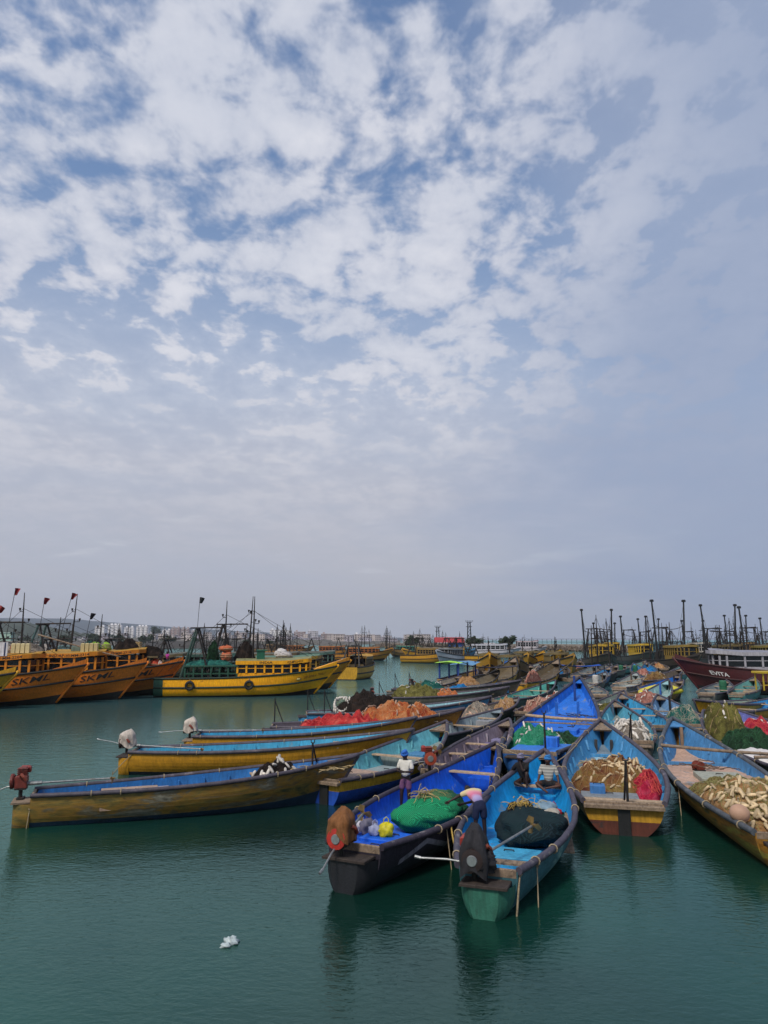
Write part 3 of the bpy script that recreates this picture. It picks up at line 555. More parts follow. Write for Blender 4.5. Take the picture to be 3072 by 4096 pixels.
def net_heap(label, loc, rx, ry, h, rz, m, seed=1, floats=0, fsrc=None, strands=0, smat=None, fold=.09, fscale=1.0, group='heaped fishing nets', strings=None, name='fishing_net'):
    root = empty(name, loc, rz, label, 'net', group); hb_ = BOATS.get(ON['key']); ON['key'] = None
    T_ = (hb_.M.inverted() @ Matrix.Translation(loc) @ Matrix.Rotation(rz, 4, 'Z')) if hb_ else None
    def room(x, y, z):      # half the width the boat leaves there
        if not hb_: return 99, y
        p = T_ @ Vector((x, y, z)); t = max(0, min(1, p.x / hb_.L)); return hb_.half(t, min(p.z, hb_.zg(t))) - .07, p.y
    nr, na = (24, 66); rows = []
    for i in range(nr + 1):
        q = (i / nr); row = []
        for j in range(na):
            a = 2 * math.pi * j / na; wob = 1 + .1 * mnoise.noise(Vector((math.cos(a) * 1.5, math.sin(a) * 1.5, seed)))
            x, y = rx * q * wob * math.cos(a), ry * q * wob * math.sin(a)
            z = heap_z(x, y, rx * wob, ry * wob, h, seed, fold) - (.03 if i == nr else 0); lim, yb = room(x, y, z)
            if abs(yb) > lim: y -= math.copysign(abs(yb) - max(0, lim), yb)
            row.append((x, y, z))
        rows.append(row)
    MB().grid(rows, 0, True).build('netting', m, root, True)
    rnd = random.Random(seed)
    if strands:
        sm = MB()
        for _ in range(int(strands * 1.8)):
            a = rnd.uniform(0, 6.28); q = math.sqrt(rnd.random()) * .9; x, y = rx * q * math.cos(a), ry * q * math.sin(a); d = rnd.uniform(0, 6.28); pts = []
            for k in range(9):
                lim, yb = room(x, y, heap_z(x, y, rx, ry, h, seed, fold))
                if math.hypot(x / rx, y / ry) > .97 or abs(yb) > lim: break
                pts.append((x, y, heap_z(x, y, rx, ry, h, seed, fold) + .012 + .02 * rnd.random()))
                d += rnd.uniform(-.5, .5); x += .11 * math.cos(d); y += .11 * math.sin(d)
            if len(pts) > 2: sm.tube(pts, rnd.uniform(.004, .008), 3, cap=False)
        tag(sm.build('loose_twine', smat or m, root), kind='stuff')
    if floats:
        n = 0; tries = 0; fsrc = fsrc or FLOAT_ME
        while n < floats and tries < 900:
            a = rnd.uniform(0, 6.28); q = math.sqrt(rnd.random()) * .9; x, y = rx * q * math.cos(a), ry * q * math.sin(a); d = rnd.uniform(0, 6.28)
            for k in range(rnd.randint(5, 13)):
                lim, yb = room(x, y, heap_z(x, y, rx, ry, h, seed, fold))
                if math.hypot(x / rx, y / ry) > .95 or n >= floats or abs(yb) > lim: tries += 1; break
                z = heap_z(x, y, rx, ry, h, seed, fold) + .035 * fscale
                z2 = heap_z(x + .1 * math.cos(d), y + .1 * math.sin(d), rx, ry, h, seed, fold) + .035 * fscale
                s = fscale * rnd.uniform(.8, 1.15); s2 = s * rnd.uniform(.72, .95)
                inst(fsrc, root, (x, y, z), (0, -math.atan2(z2 - z, .1), d + rnd.uniform(-.25, .25)), (s * 1.12, s2, s2), 'float'); n += 1
                d += rnd.uniform(-.35, .35); st = .21 * fscale; x += st * math.cos(d); y += st * math.sin(d)
    return root
N_RED = netmat('net_red', '#a01c26', '#d23a3c', '#e26a5a'); N_ORG = netmat('net_orange', '#a8452c', '#c8723e', '#d89a68'); N_BRN = netmat('net_brown', '#6a4a30', '#8f6f44', '#a08c58')
N_OLV = netmat('net_olive', '#4a4426', '#6e6a34', '#8a8448'); N_DRK = netmat('net_dark', '#1d1714', '#2c2420', '#40322a'); N_PNK = netmat('net_pink', '#8f5648', '#b0786a', '#c49c8c')
N_TEAL = netmat('net_teal', '#1d4f4c', '#2a6a60', '#3d8474'); N_BLUE = netmat('net_blue', '#1f6aa8', '#2a86c4', '#4a9cd0'); N_GRN = netmat('net_green', '#16281a', '#24402a', '#355a3a')
N_GRN2 = netmat('net_green_bright', '#1a6a4a', '#2c9068', '#6ab090'); N_CRIM = netmat('net_crimson', '#9a1530', '#c42848', '#d85a70'); N_TAN = netmat('net_tan', '#94673e', '#b58a5c', '#c8a67c'); N_GRY = netmat('net_grey', '#6a6258', '#8f857a', '#b0a698')
hd = lambda k: BOATS[k].rz
# red and orange heaps in the brown boat
net_heap('scarlet net heap in the brown boat', on('b4', .40, -.15, .45), 2.7, 1.2, .8, hd('b4'), N_RED, 3, 26, FLOAT_P, 160, mat('twine_red', '#d0504a', .9), fold=.14)
net_heap('orange and tan net heap behind the scarlet one', on('b4', .66, .35, .5), 2.4, 1.0, 1.1, hd('b4'), N_ORG, 5, 46, FLOAT_P, 150, mat('twine_orange', '#d89a68', .9), fold=.12)
net_heap('dark brown net in the pale blue sterned boat', on('b5', .33, .1, .4), 2.3, 1.0, 1.25, hd('b5'), N_DRK, 8, 0, None, 80, mat('twine_dark', '#3a302a', .9))
ring = empty('float_line', on('b5', .2, .0, .5), hd('b5'), 'coil of white floats on the dark brown net', 'float line')
for c_ in range(3):
    for k in range(17):
        a = 2 * math.pi * k / 17; rr_ = .62 - .12 * c_
        inst(FLOAT_W, ring, (math.cos(a) * rr_ - .1 * c_, math.sin(a) * .3 - .1, .55 + rr_ * .9 * math.sin(a) + .1 * c_), (0, -math.pi / 2 * math.cos(a), a + 1.57 if abs(math.cos(a)) < .3 else 1.2), (1.1, 1.1, 1.1), 'float')
net_heap('olive green net heap, second boat from the channel', on('b6', .3, 0, .3), 2.2, 1.0, 1.2, hd('b6'), N_OLV, 11, 12, FLOAT_W, 120, mat('twine_olive', '#8a8450', .9))
net_heap('rust brown net beside the olive green heap', on('b6', .52, -.1, .3), 1.2, .8, .9, hd('b6'), N_ORG, 12, 8, FLOAT_P, 40, mat('twine_orange', '#d89a68', .9))
net_heap('teal net on the dark slender boat', on('b6b', .3, 0, .3), 1.5, .8, .95, hd('b6b'), N_TEAL, 14, 6, FLOAT_W, 60)
net_heap('bright blue net on the dark slender boat', on('b6b', .52, 0, .35), 1.1, .7, .8, hd('b6b'), N_BLUE, 15, 0, None, 50)
net_heap('small blue net near the aqua lined boat', on('b6b', .82, -.1, .5), .9, .5, .6, hd('b6b'), N_BLUE, 16, 0, None, 30)
net_heap('grey net in the dark green hulled boat', on('Q2', .35, 0, .3), 1.6, .8, .9, hd('Q2'), N_GRY, 17, 20, FLOAT_P, 70, mat('twine_pale', '#b8ac98', .9))
net_heap('tan net heap ahead of the dark green bow', on('Q2', .72, -.2, .4), 1.2, .6, .8, hd('Q2'), N_TAN, 18, 10, FLOAT_P, 60, mat('twine_tan', '#c8a67c', .9))
net_heap('pinkish net with cream floats beside the large blue boat', on('Q', .22, 0, .35), 1.7, .95, .9, hd('Q'), N_PNK, 19, 48, FLOAT_P, 60, mat('twine_pink', '#c49c8c', .9), fscale=1.3)
net_heap('rosy brown net in the middle of the dark boat', on('Q', .5, 0, .4), 1.9, .9, .95, hd('Q'), N_PNK, 20, 40, FLOAT_W, 60, fscale=1.3)
net_heap('dusty pink net near the bow of the dark boat', on('Q', .76, 0, .5), 1.6, .7, .8, hd('Q'), N_PNK, 21, 16, FLOAT_P, 50)
net_heap('mauve net heap beside the aqua lined boat', on('y4', .12, -1.0, .6), 1.5, .8, 1.1, hd('y4'), N_PNK, 22, 6, FLOAT_P, 40)
net_heap('tan brown net heap in the black rimmed yellow boat', on('y2', .3, 0, .4), 1.8, 1.0, 1.0, hd('y2'), N_TAN, 23, 10, FLOAT_P, 60)
net_heap('cream net in the small yellow and blue boat', on('y1', .4, 0, .35), 2.0, .7, .7, hd('y1'), N_GRY, 24, 16, FLOAT_W, 50)
# weathered boat's little net, large blue boat, right-hand boats
net_heap('small dark net with white floats and an orange rag', on('b1', .72, 0, .5), .75, .55, .62, hd('b1'), N_DRK, 25, 14, FLOAT_W, 30, fscale=1.2)
net_heap('green net with pale floats at the stern of the large blue boat', on('E', .2, .3, .35), 1.5, 1.3, .75, hd('E'), N_GRN2, 26, 50, FLOAT_W, 160, mat('twine_green', '#3f9a78', .9), fold=.15)
net_heap('dark green net across the large blue boat', on('E', .27, -.4, .4), 1.0, 1.2, .55, hd('E'), N_GRN, 27, 0, None, 90, mat('twine_dgreen', '#2c5a3a', .9))
net_heap('brown and red net heap strung with floats in the stern on boat', on('C', .36, .0, .35), 1.9, 1.35, .72, hd('C'), netmat('net_mixed', '#6a3a2c', '#8a6238', '#8f8048', 1.6), 28, 150, FLOAT_ME, 110, mat('twine_tan2', '#a8855c', .9), fold=.14, fscale=.95)
net_heap('crimson net at the right side of the stern on boat', on('C', .29, -.75, .42), 1.1, .6, .52, hd('C'), N_CRIM, 29, 6, FLOAT_P, 80, mat('twine_red', '#d0504a', .9), fold=.16)
net_heap('rust and olive net laid across the weathered boat at the right edge', on('D', .36, .0, .4), 1.0, 1.35, .55, hd('D'), N_BRN, 30, 0, None, 160, mat('twine_olive', '#8a8450', .9), fold=.12)
net_heap('pile of cream floats and net at the right edge', on('D', .2, .12, .35), 1.8, 1.3, .85, hd('D'), N_TAN, 31, 230, FLOAT_ME, 200, mat('twine_olive', '#8a8450', .9), fscale=1.05)
net_heap('pile of white floats on grey net behind the stern on boat', on('F', .32, 0, .35), 1.7, 1.0, .8, hd('F'), N_GRY, 32, 110, FLOAT_W, 60, mat('twine_pale', '#b8ac98', .9), fscale=1.35)
net_heap('grey green net in the grey blue boat', on('G', .3, 0, .35), 1.6, .95, .95, hd('G'), N_TEAL, 33, 18, FLOAT_W, 80, mat('twine_pale', '#b8ac98', .9))
net_heap('olive brown net bundle beyond the tan floored boat', on('J', .74, .0, .3), 1.7, .9, 1.35, hd('J'), N_OLV, 34, 12, FLOAT_W, 12, mat('twine_tan', '#c8a67c', .9))
net_heap('dark green net beyond the tan floored boat', on('J', .5, -.1, .35), 1.9, 1.1, .9, hd('J'), N_GRN, 35, 0, None, 120, mat('twine_dgreen', '#2c5a3a', .9))
net_heap('crimson net in the mauve blue boat', on('I', .42, 0, .35), 1.6, .95, .75, hd('I'), N_CRIM, 36, 14, FLOAT_W, 90, mat('twine_red', '#d0504a', .9))
net_heap('brown net with pale floats left of the pale green deck', on('N2', .3, -.2, .3), 1.7, 1.0, 1.0, hd('N2'), N_PNK, 37, 24, FLOAT_W, 60)
net_heap('mixed dark net in the narrow dark boat', on('F2', .5, 0, .3), 1.8, .7, .6, hd('F2'), N_OLV, 38, 10, FLOAT_W, 50)
net_heap('brown net in the arrow marked boat', on('M', .4, 0, .4), 2.4, 1.0, 1.0, hd('M'), N_BRN, 39, 14, FLOAT_W, 40)
sheet = empty('tarpaulin', on('L', .52, 0, .75), hd('L'), 'bright yellow sheet bulging over the ochre boat', 'tarpaulin')
MB().blob((0, 0, 0), (2.9, 1.15, .55), 22, 10, .12, 1.8, 4, flat=-.1).build('sheet', mat('yellow_tarp', '#d6c81e', .5, .15, 2, .4, '#b0a01c', .4, 2, fine=5), sheet, True)
MB().tube(sag((-2.4, -.9, .1), (2.4, .9, .1), -.35, 6), .02, 4).build('lashing', ROPE(), sheet)
wsh = empty('cloth_sheet', on('J', .34, .15, .55), hd('J'), 'crumpled white sheet over the dull boat at the right', 'sheet')
MB().blob((0, 0, 0), (1.3, .9, .4), 22, 10, .35, 2.6, 9, flat=-.08).build('cloth', mat('white_cloth', '#c9c5c2', .8, .12, 2, .4, fine=6), wsh, True)

# tied sack-like net bundles in the two near blue boats
def twill(key, c, dark, sc_=64):
    m = bpy.data.materials.new(key); m.use_nodes = True; t = m.node_tree; t.nodes.clear()
    o = nd(t, 'ShaderNodeOutputMaterial'); b = nd(t, 'ShaderNodeBsdfPrincipled', inp={'Roughness': .8, 'Specular IOR Level': .2}); lk(t, b.outputs[0], o.inputs[0])
    co = nd(t, 'ShaderNodeTexCoord'); hs = []
    for rot in (R(38), R(-38)):
        mp = nd(t, 'ShaderNodeMapping'); mp.inputs['Rotation'].default_value = (rot * .6, rot, rot); lk(t, co.outputs['Object'], mp.inputs[0])
        wv = nd(t, 'ShaderNodeTexWave', inp={'Scale': sc_ / 6.28, 'Distortion': 1.6, 'Detail': 2, 'Detail Scale': .6}); lk(t, mp.outputs[0], wv.inputs['Vector']); hs.append(wv.outputs['Fac'])
    mxx = nd(t, 'ShaderNodeMath', operation='MAXIMUM'); lk(t, hs[0], mxx.inputs[0]); lk(t, hs[1], mxx.inputs[1])
    n = nd(t, 'ShaderNodeTexNoise', inp={'Scale': 1.6, 'Detail': 5, 'Roughness': .65}); lk(t, co.outputs['Object'], n.inputs['Vector'])
    rp = nd(t, 'ShaderNodeMapRange', inp={'From Min': .35, 'From Max': .68}); lk(t, n.outputs[0], rp.inputs[0])
    mc = nd(t, 'ShaderNodeMix', data_type='RGBA'); lk(t, rp.outputs[0], mc.inputs['Factor']); mc.inputs[6].default_value = (*lin(c[0]), 1); mc.inputs[7].default_value = (*lin(c[1]), 1)
    rr2 = nd(t, 'ShaderNodeMapRange', inp={'From Min': .72, 'From Max': 1.0}); lk(t, mxx.outputs[0], rr2.inputs[0])
    md = nd(t, 'ShaderNodeMix', data_type='RGBA'); lk(t, rr2.outputs[0], md.inputs['Factor']); md.inputs[6].default_value = (*lin(dark), 1); lk(t, mc.outputs[2], md.inputs[7])
    lk(t, md.outputs[2], b.inputs['Base Color'])
    bp = nd(t, 'ShaderNodeBump', inp={'Strength': .6, 'Distance': .03}); lk(t, mxx.outputs[0], bp.inputs['Height']); lk(t, bp.outputs[0], b.inputs['Normal']); return m
G1, G2 = twill('netsack_green', ('#1fae74', '#2f9462'), '#116040'), twill('netsack_sage', ('#6a8f5a', '#4f7a52'), '#2c4a34')
D1 = twill('netsack_dark', ('#1c3a3e', '#24323a'), '#0e1a1e')
def bundle(label, loc, r, rz, m, seed, lobes, tie, tuft):
    root = empty('net_bundle', loc, rz, label, 'net', 'tied net bundles')
    mb = MB()
    mb.blob((0, 0, r[2] * .78), r, 40, 20, .26, 1.5, seed, flat=-r[2] * .78)
    mb.build('sack', m, root, True)
    for i, (c, q, mm, sd_) in enumerate(lobes): MB().blob(c, q, 24, 14, .3, 1.7, sd_).build('net_fold', mm, root, True)
    tw = MB(); rnd = random.Random(seed)
    for k in range(60):
        p = Vector(tie) + Vector((rnd.gauss(0, .17), rnd.gauss(0, .12), rnd.uniform(-.02, .08))); pts = []
        d = Vector((rnd.uniform(-1, 1), rnd.uniform(-1, 1), rnd.uniform(-.2, .5))).normalized()
        for q in range(6):
            pts.append(p.copy()); p += d * .05; d += Vector((rnd.uniform(-.5, .5), rnd.uniform(-.5, .5), -.22)); d.normalize()
        tw.tube(pts, .008, 3, cap=False)
    tag(tw.build('loose_twine', tuft, root), kind='stuff')
    cd = MB(); cd.tube([Vector(tie) + Vector((.18 * math.cos(a), .14 * math.sin(a), .05 + .09 * math.sin(2 * a))) for a in [i * .7 for i in range(12)]], .016, 5)
    cd.build('cord', ROPE(), root); return root
bundle('tied green net bundle in the bright blue boat', on('A', .33, -.34), (.92, .66, .4), hd('A') - .35, G1, 41,
       [((.25, .05, .6), (.55, .42, .2), G2, 42), ((.55, -.1, .45), (.42, .42, .3), twill('netsack_deep', ('#2a6a48', '#235a40'), '#16382a'), 43)], (-.1, .1, .74), mat('twine_straw', '#a89460', .9))
bundle('tied dark net bundle in the cyan blue boat', on('B', .42, -.26), (.86, .74, .42), hd('B') - .1, D1, 44,
       [((.4, -.25, .66), (.3, .26, .16), mat('float_bag', '#7d97a8', .6, .2, 2, .3), 45), ((.2, -.4, .58), (.3, .22, .13), mat('float_bag2', '#b0a898', .6, .2, 2, .3), 47), ((.25, .3, .52), (.45, .35, .24), N_DRK, 46)], (.05, .15, .78), YROPE())

# ------------------------------------------------------------------ engines
def engine(label, loc, rz, hood=None, body='#6a2c22', shaft=2.4, pitch=.1, yaw=0, tiller=(-.9, .25, -.25), fly='#b02a24', tall=1.0, sacks=1):
    """long-tail outboard: block with flywheel on a bracket, drive shaft with propeller laid into the boat, tiller bar"""
    root = empty('outboard_engine', loc, rz, label, 'engine', 'outboard engines on the boat sterns'); root.scale = (.84, .84, .84)
    bm_ = mat('eng_' + body, body, .5, .3, 6, .2, '#2a1f1c', .45, 6); T = tall
    MB().tube([(0, 0, -.12), (0, 0, .22)], .06, 8).box((0, 0, .24), (.34, .3, .05)).box((.02, 0, -.1), (.2, .34, .16)).build('bracket', IRON(), root)
    b = MB().box((0, 0, .44 * T), (.36, .3, .36 * T), ch=.05).box((.02, .02, .72 * T), (.24, .22, .24 * T), ch=.03)
    for i in range(4): b.box((.02, .02, (.62 + .06 * i) * T), (.3, .28, .02))
    b.build('engine_block', bm_, root)
    fw = MB(); fw.tube([(-.2, 0, .44 * T), (-.24, 0, .44 * T), (-.3, 0, .44 * T), (-.31, 0, .44 * T)], [.2, .23, .23, .14], 20); fo = fw.build('flywheel', mat('fly_' + fly, fly, .5, .2, 5, .1, '#3a201c', .3), root, False)
    MB().tube([(-.305, 0, .44 * T), (-.335, 0, .44 * T)], [.12, .1], 16).build('hub', STEEL(), fo)
    MB().tube([(.0, -.17, .6 * T), (.05, -.28, .66 * T), (.12, -.32, .6 * T), (.2, -.32, .5 * T)], .05, 8).build('exhaust', RUST(), root)
    MB().box((.06, .2, .76 * T), (.32, .18, .2), ch=.05).build('fuel_tank', mat('tank_red', '#8a2a22', .45, .2, 4, .1, '#3a2420', .3), root)
    d = Vector((math.cos(yaw) * math.cos(pitch), math.sin(yaw) * math.cos(pitch), math.sin(pitch))); a = Vector((.1, 0, .36 * T))
    MB().tube([a, a + d * shaft], .03, 8).tube([a, a + d * .5], .06, 8).build('drive_shaft', STEEL(), root)
    e = a + d * shaft; x = d.orthogonal().normalized(); y = d.cross(x); pr = MB().tube([e - d * .06, e + d * .1], [.05, .02], 8)
    for k in range(3):
        an = 2.1 * k + .4; u = x * math.cos(an) + y * math.sin(an); v = d.cross(u)
        pr.add([e + u * .03 - v * .03, e + u * .16 - v * .1 - d * .03, e + u * .24, e + u * .16 + v * .1 + d * .03, e + u * .03 + v * .03], [(0, 1, 2, 3, 4)])
    pr.build('propeller', mat('brass', '#8d7448', .4, .25, 5, .1, metal=.5), root)
    tl = Vector(tiller); MB().tube([(-.1, 0, .34 * T), tl * .5 + Vector((-.05, 0, .2 * T)), tl], .022, 6).tube([tl, tl + (tl - Vector((-.05, 0, .2))).normalized() * .14], .034, 6).build('tiller', STEEL(), root)
    if hood:
        hm = mat('hood_' + hood, hood, .85, .3, 2.5, .5, None, fine=7); h = MB()
        rows = []; sd0 = len(label)
        for i in range(11):
            q = i / 10; row = []
            for j in range(30):
                an = 2 * math.pi * j / 30; ca, sa = math.cos(an), math.sin(an)
                sq = 1 / max(abs(ca), abs(sa)) ** .55                       # boxy plan: cylinder head and tank push the cloth out
                r_ = (.12 + .18 * min(1, q * 3.2) ** .7 + .05 * q) * sq
                r_ *= 1 + (.10 * math.sin(an * 4 + sd0) + .07 * math.sin(an * 9 + 3 * q)) * min(1, q * 1.6) + .2 * mnoise.noise(Vector((ca * 1.6, sa * 1.6, q * 2.5 + sd0)))
                hem = (.12 if sacks > 1 else .30) + (.06 if sacks > 1 else .24) * max(0, -ca) ** 2 + .08 * math.sin(an * 3 + sd0)   # higher over the flywheel at the back
                z = lerp(1.02 + .06 * ca + .05 * mnoise.noise(Vector((ca * 2, sa * 2, sd0))), hem, q) * T
                if q < .25: z -= .03 * math.sin(an * 3 + sd0) * q * 4
                row.append((r_ * 1.0 * ca + .02, r_ * .86 * sa, z))
            rows.append(row)
        h.add(rows[0], [list(range(30))]); h.grid(rows, 0, True)
        if sacks > 1: h.blob((.1, -.12, .36 * T), (.36, .32, .22), 26, 14, .55, 2.6, 5)
        h.build('hood', hm, root, True)
    return root
def stern(key, y=0, x=-.3, z=None): h = BOATS[key]; return h.M @ Vector((x, y, (h.zs - .12) if z is None else z))
engine('bare red engine tipped up on the weathered boat', stern('b1', .1, -.3, .72), hd('b1') - .1, None, '#6f2c22', 2.6, .02, 0, (-.75, .1, .16), '#6a2a22', 1.05)
engine('engine under a white sack, second boat from the left', stern('b2', .25), hd('b2'), '#b9aea2', '#3a2a24', 3.2, -.06, -.03, (-1.35, .5, .5), '#3a2420', .95)
engine('engine under a pale sack on the slim yellow boat', stern('b3', .2), hd('b3'), '#c4b8aa', '#3a2a24', 3.6, .0, -.02, (-1.5, .3, .22), '#3a2420', .95)
engine('engine under a brown canvas hood on the bright blue boat', stern('A', .15, -.28, .62), hd('A') + .1, '#7a4f2a', '#4a2a20', 1.9, .08, .12, (-.72, .12, -.1), '#b8352c', 1.0)
engine('engine under a black plastic hood on the cyan blue boat', stern('B', .2, -.2, .56), hd('B') + .05, '#252428', '#5a2a22', 2.5, .1, -.42, (-.1, 1.15, .38), '#2a1a18', 1.05, 2)
engine('rusty red engine at the stern of the dusty mauve boat', stern('b9', .2, .0, .8), hd('b9') + .5, None, '#7a3526', 1.8, .02, -.3, (-.2, .9, .2), '#a2452f', 1.0)
engine('dark engine hanging off the olive net boat', stern('b6', .1), hd('b6'), None, '#2a2422', 2.0, .05, 0, (-.9, .1, .1), '#2a2422', 1.1)
engine('dark engine on the small yellow and blue boat', stern('y1', .1), hd('y1'), None, '#25211f', 1.8, .05, 0, (-.7, .1, .1), '#2a2422', 1.2)
# winch stumps, planks, bars, cans and bags in the boats
def thing_box(name, label, cat, loc, d, rz, m, parts=()):
    r = empty(name, loc, rz, label, cat); MB().box((0, 0, d[2] / 2), d, ch=min(d) * .12).build('body', m, r)
    for nm, f in parts: f(MB()).build(nm, m, r)
    return r
def pole(label, a, b, r, m, cat='pole', name='bamboo_pole'):
    a, b = Vector(a), Vector(b); root = empty(name, a, 0, label, cat); d = b - a; n = 7
    pts = [d * (i / n) + Vector((0, 0, -.04 * math.sin(math.pi * i / n))) for i in range(n + 1)]
    MB().tube(pts, [r * (1.08 - .2 * i / n) for i in range(n + 1)], 7).build('shaft', m, root, True)
    k = MB()
    for i in (2, 5): k.tube([pts[i] - d.normalized() * .02, pts[i] + d.normalized() * .02], r * 1.15, 7)
    k.build('knot', m, root); return root
hD = BOATS['D']
def side(key, t, s_, dz=.08): h = BOATS[key]; p = h.pt(t, 1, s_); return h.M @ (p + Vector((0, 0, dz)))
pole('long bamboo pole lashed across the bow of the tan floored boat', side('D', .72, 1), side('D', .62, -1) + Vector((1.9, .1, .05)), .055, WOOD())
pole('thin bamboo pole reaching to the right edge', side('D', .60, -1) + Vector((.3, .2, .05)), side('D', .60, -1) + Vector((3.6, .2, .2)), .05, WOOD())
pole('pale plank laid across the large blue boat', side('E', .52, 1, .1), side('E', .49, -1, .1), .07, PALEWOOD(), 'plank', 'plank')
pole('slanting boat hook leaning by the large blue bow', P(556, 675, 1.2), P(573, 661, 3.0), .06, WOOD())
for i, (k, t, y, lb) in enumerate((('D', .62, .15, 'rusty winch drum on the tan floor'), ('C', .58, .65, 'rusty winch drum in the stern on boat'), ('E', .44, .75, 'rusty winch drum in the large blue boat'))):
    w_ = empty('winch', on(k, t, y, BOATS[k].zf + (.26 if k != 'C' else .05)), hd(k) + .4, lb, 'winch')
    MB().tube([(-.14, 0, .16), (-.12, 0, .16), (-.1, 0, .16), (.1, 0, .16), (.12, 0, .16), (.14, 0, .16)], [.16, .16, .1, .1, .16, .16], 14).build('drum', RUST(), w_)
    MB().box((-.02, 0, .03), (.34, .26, .06)).build('base', IRON(), w_)
an = empty('grapnel_anchor', on('E', .47, -.6, .85), hd('E'), 'small iron grapnel lying on the blue hatch', 'anchor')
MB().tube([(-.4, 0, .05), (.35, .05, .07)], .022, 6).build('shank', IRON(), an)
for a_ in (-.5, .5, 1.6): MB().tube([(.35, .05, .07), (.48, .05 + .16 * math.sin(a_), .1 + .1 * math.cos(a_)), (.4, .05 + .26 * math.sin(a_), .1 + .16 * math.cos(a_))], .018, 5).build('fluke', IRON(), an)
# davit frames (thin posts with a prop) at sterns
for (k, x, y, hh, lb) in (('b4', .1, .75, 1.15, 'thin stern post on the red net boat'), ('b5', .1, .7, 1.1, 'left propped stern post on the pale blue sterned boat'), ('b5', 1.0, .2, 1.15, 'right propped stern post on the pale blue sterned boat'),
                          ('b6', .3, .6, 1.0, 'propped stern post on the olive net boat'), ('b6b', .2, .5, 1.2, 'left propped post on the dark slender boat'), ('b6b', 1.4, .2, 1.3, 'right propped post on the dark slender boat'),
                          ('b8', .1, .55, 1.0, 'forked iron post at the corner of the teal lined boat'), ('C', .2, -.12, 1.0, 'iron crutch standing on the stern on boat'), ('E', .4, -.5, 1.3, 'forked iron post at the stern of the large blue boat'), ('F', .15, .2, 1.0, 'iron post at the stern of the white float boat')):
    h = BOATS[k]; r = empty('stern_crutch', h.M @ Vector((x, y, h.zs - .35)), h.rz, lb, 'post')
    MB().tube([(0, 0, 0), (0, 0, hh + .35)], .032, 6).build('post', IRON(), r); MB().tube([(0, 0, hh + .3), (.45, .05, .3)], .026, 6).build('prop', IRON(), r)
    MB().tube([(0, -.07, hh + .44), (0, -.06, hh + .35), (0, .06, hh + .35), (0, .07, hh + .44)], .018, 5).build('fork', IRON(), r)
# bags, cans, crates
def bag(label, loc, c, s=.2, seed=1, rough=.4):
    r = empty('carrier_bag', loc, 0, label, 'bag'); m = mat('bag_' + c, c, rough, .2, 4, .4, fine=9)
    MB().blob((0, 0, s * .8), (s, s * .85, s * .95), 18, 12, .35, 2.2, seed, flat=-s * .8).build('pouch', m, r, True)
    MB().tube([(-.05, 0, s * 1.5), (-.06, 0, s * 2.1), (0, 0, s * 2.4), (.05, 0, s * 2.1), (.04, 0, s * 1.5)], .012, 5).build('handle', m, r); return r
bag('yellow carrier bag in the bright blue stern', on('A', .165, .05, .57), '#d0c41e', .17, 3)
bag('clear plastic bag beside the yellow one', on('A', .16, .3, .57), '#9aa0bc', .14, 4)
bag('grey plastic bag behind the hooded engine', on('A', .185, .58, .5), '#6a6678', .2, 5)
bag('white paper bag behind the brown hood', on('A', .2, .85, .5), '#c4c2cc', .15, 6)
bag('red bag by the cross legged man in the cyan boat', on('B', .655, -.55, .22), '#b0222a', .22, 7)
bag('white bag by the feet of the bending man', on('B', .2, .78, .5), '#c9c2cc', .14, 12)
can = empty('jerrycan', on('B', .65, -.82, .2), hd('B'), 'dark green can beside the red bag in the cyan boat', 'can')
MB().box((0, 0, .12), (.3, .26, .24), ch=.04).build('body', mat('can_green', '#0f4a30', .4, .2, 3, .1), can); MB().tube([(-.08, 0, .24), (-.06, 0, .3), (.06, 0, .3), (.08, 0, .24)], .018, 5).build('handle', BLACK(), can)
MB().tube([(.1, .07, .23), (.1, .07, .28)], .03, 8).build('cap', BLACK(), can)
bo = empty('float_buoy', on('D', .07, .75, .7), 0, 'round tan buoy beside the cream floats at the right edge', 'buoy')
MB().blob((0, 0, .2), (.22, .22, .2), 20, 12, .02, 1, 1).build('ball', mat('buoy_tan', '#b08c74', .6, .15, 3, .2, '#8d6a54', .3), bo, True); MB().tube([(0, 0, .44), (0, .03, .5), (0, 0, .54)], .02, 5).build('eye', ROPE(), bo)
oar = empty('plank', on('B', .48, -1.0, .25), hd('B') + .12, 'tapered wooden oar blade propped inside the cyan boat', 'oar')
MB().add([(-1.0, -.13, 0), (-1.0, .13, 0), (1.0, .03, .35), (1.0, -.03, .35), (-1.0, -.13, .03), (-1.0, .13, .03), (1.0, .03, .38), (1.0, -.03, .38)], [(0, 1, 2, 3), (4, 5, 6, 7), (0, 1, 5, 4), (1, 2, 6, 5), (2, 3, 7, 6), (3, 0, 4, 7)]).build('blade', WOOD(), oar)
st_ = empty('plastic_litter', P(231, 943, 0), .4, 'scrap of white plastic floating on the open water', 'litter')
MB().blob((0, 0, .015), (.12, .1, .08), 18, 10, .7, 2.8, 4).blob((-.1, -.1, .01), (.09, .07, .04), 12, 7, .6, 2, 6).build('sheet', mat('white_plastic', '#aebaba', .4, .1, 4, .2), st_, True)
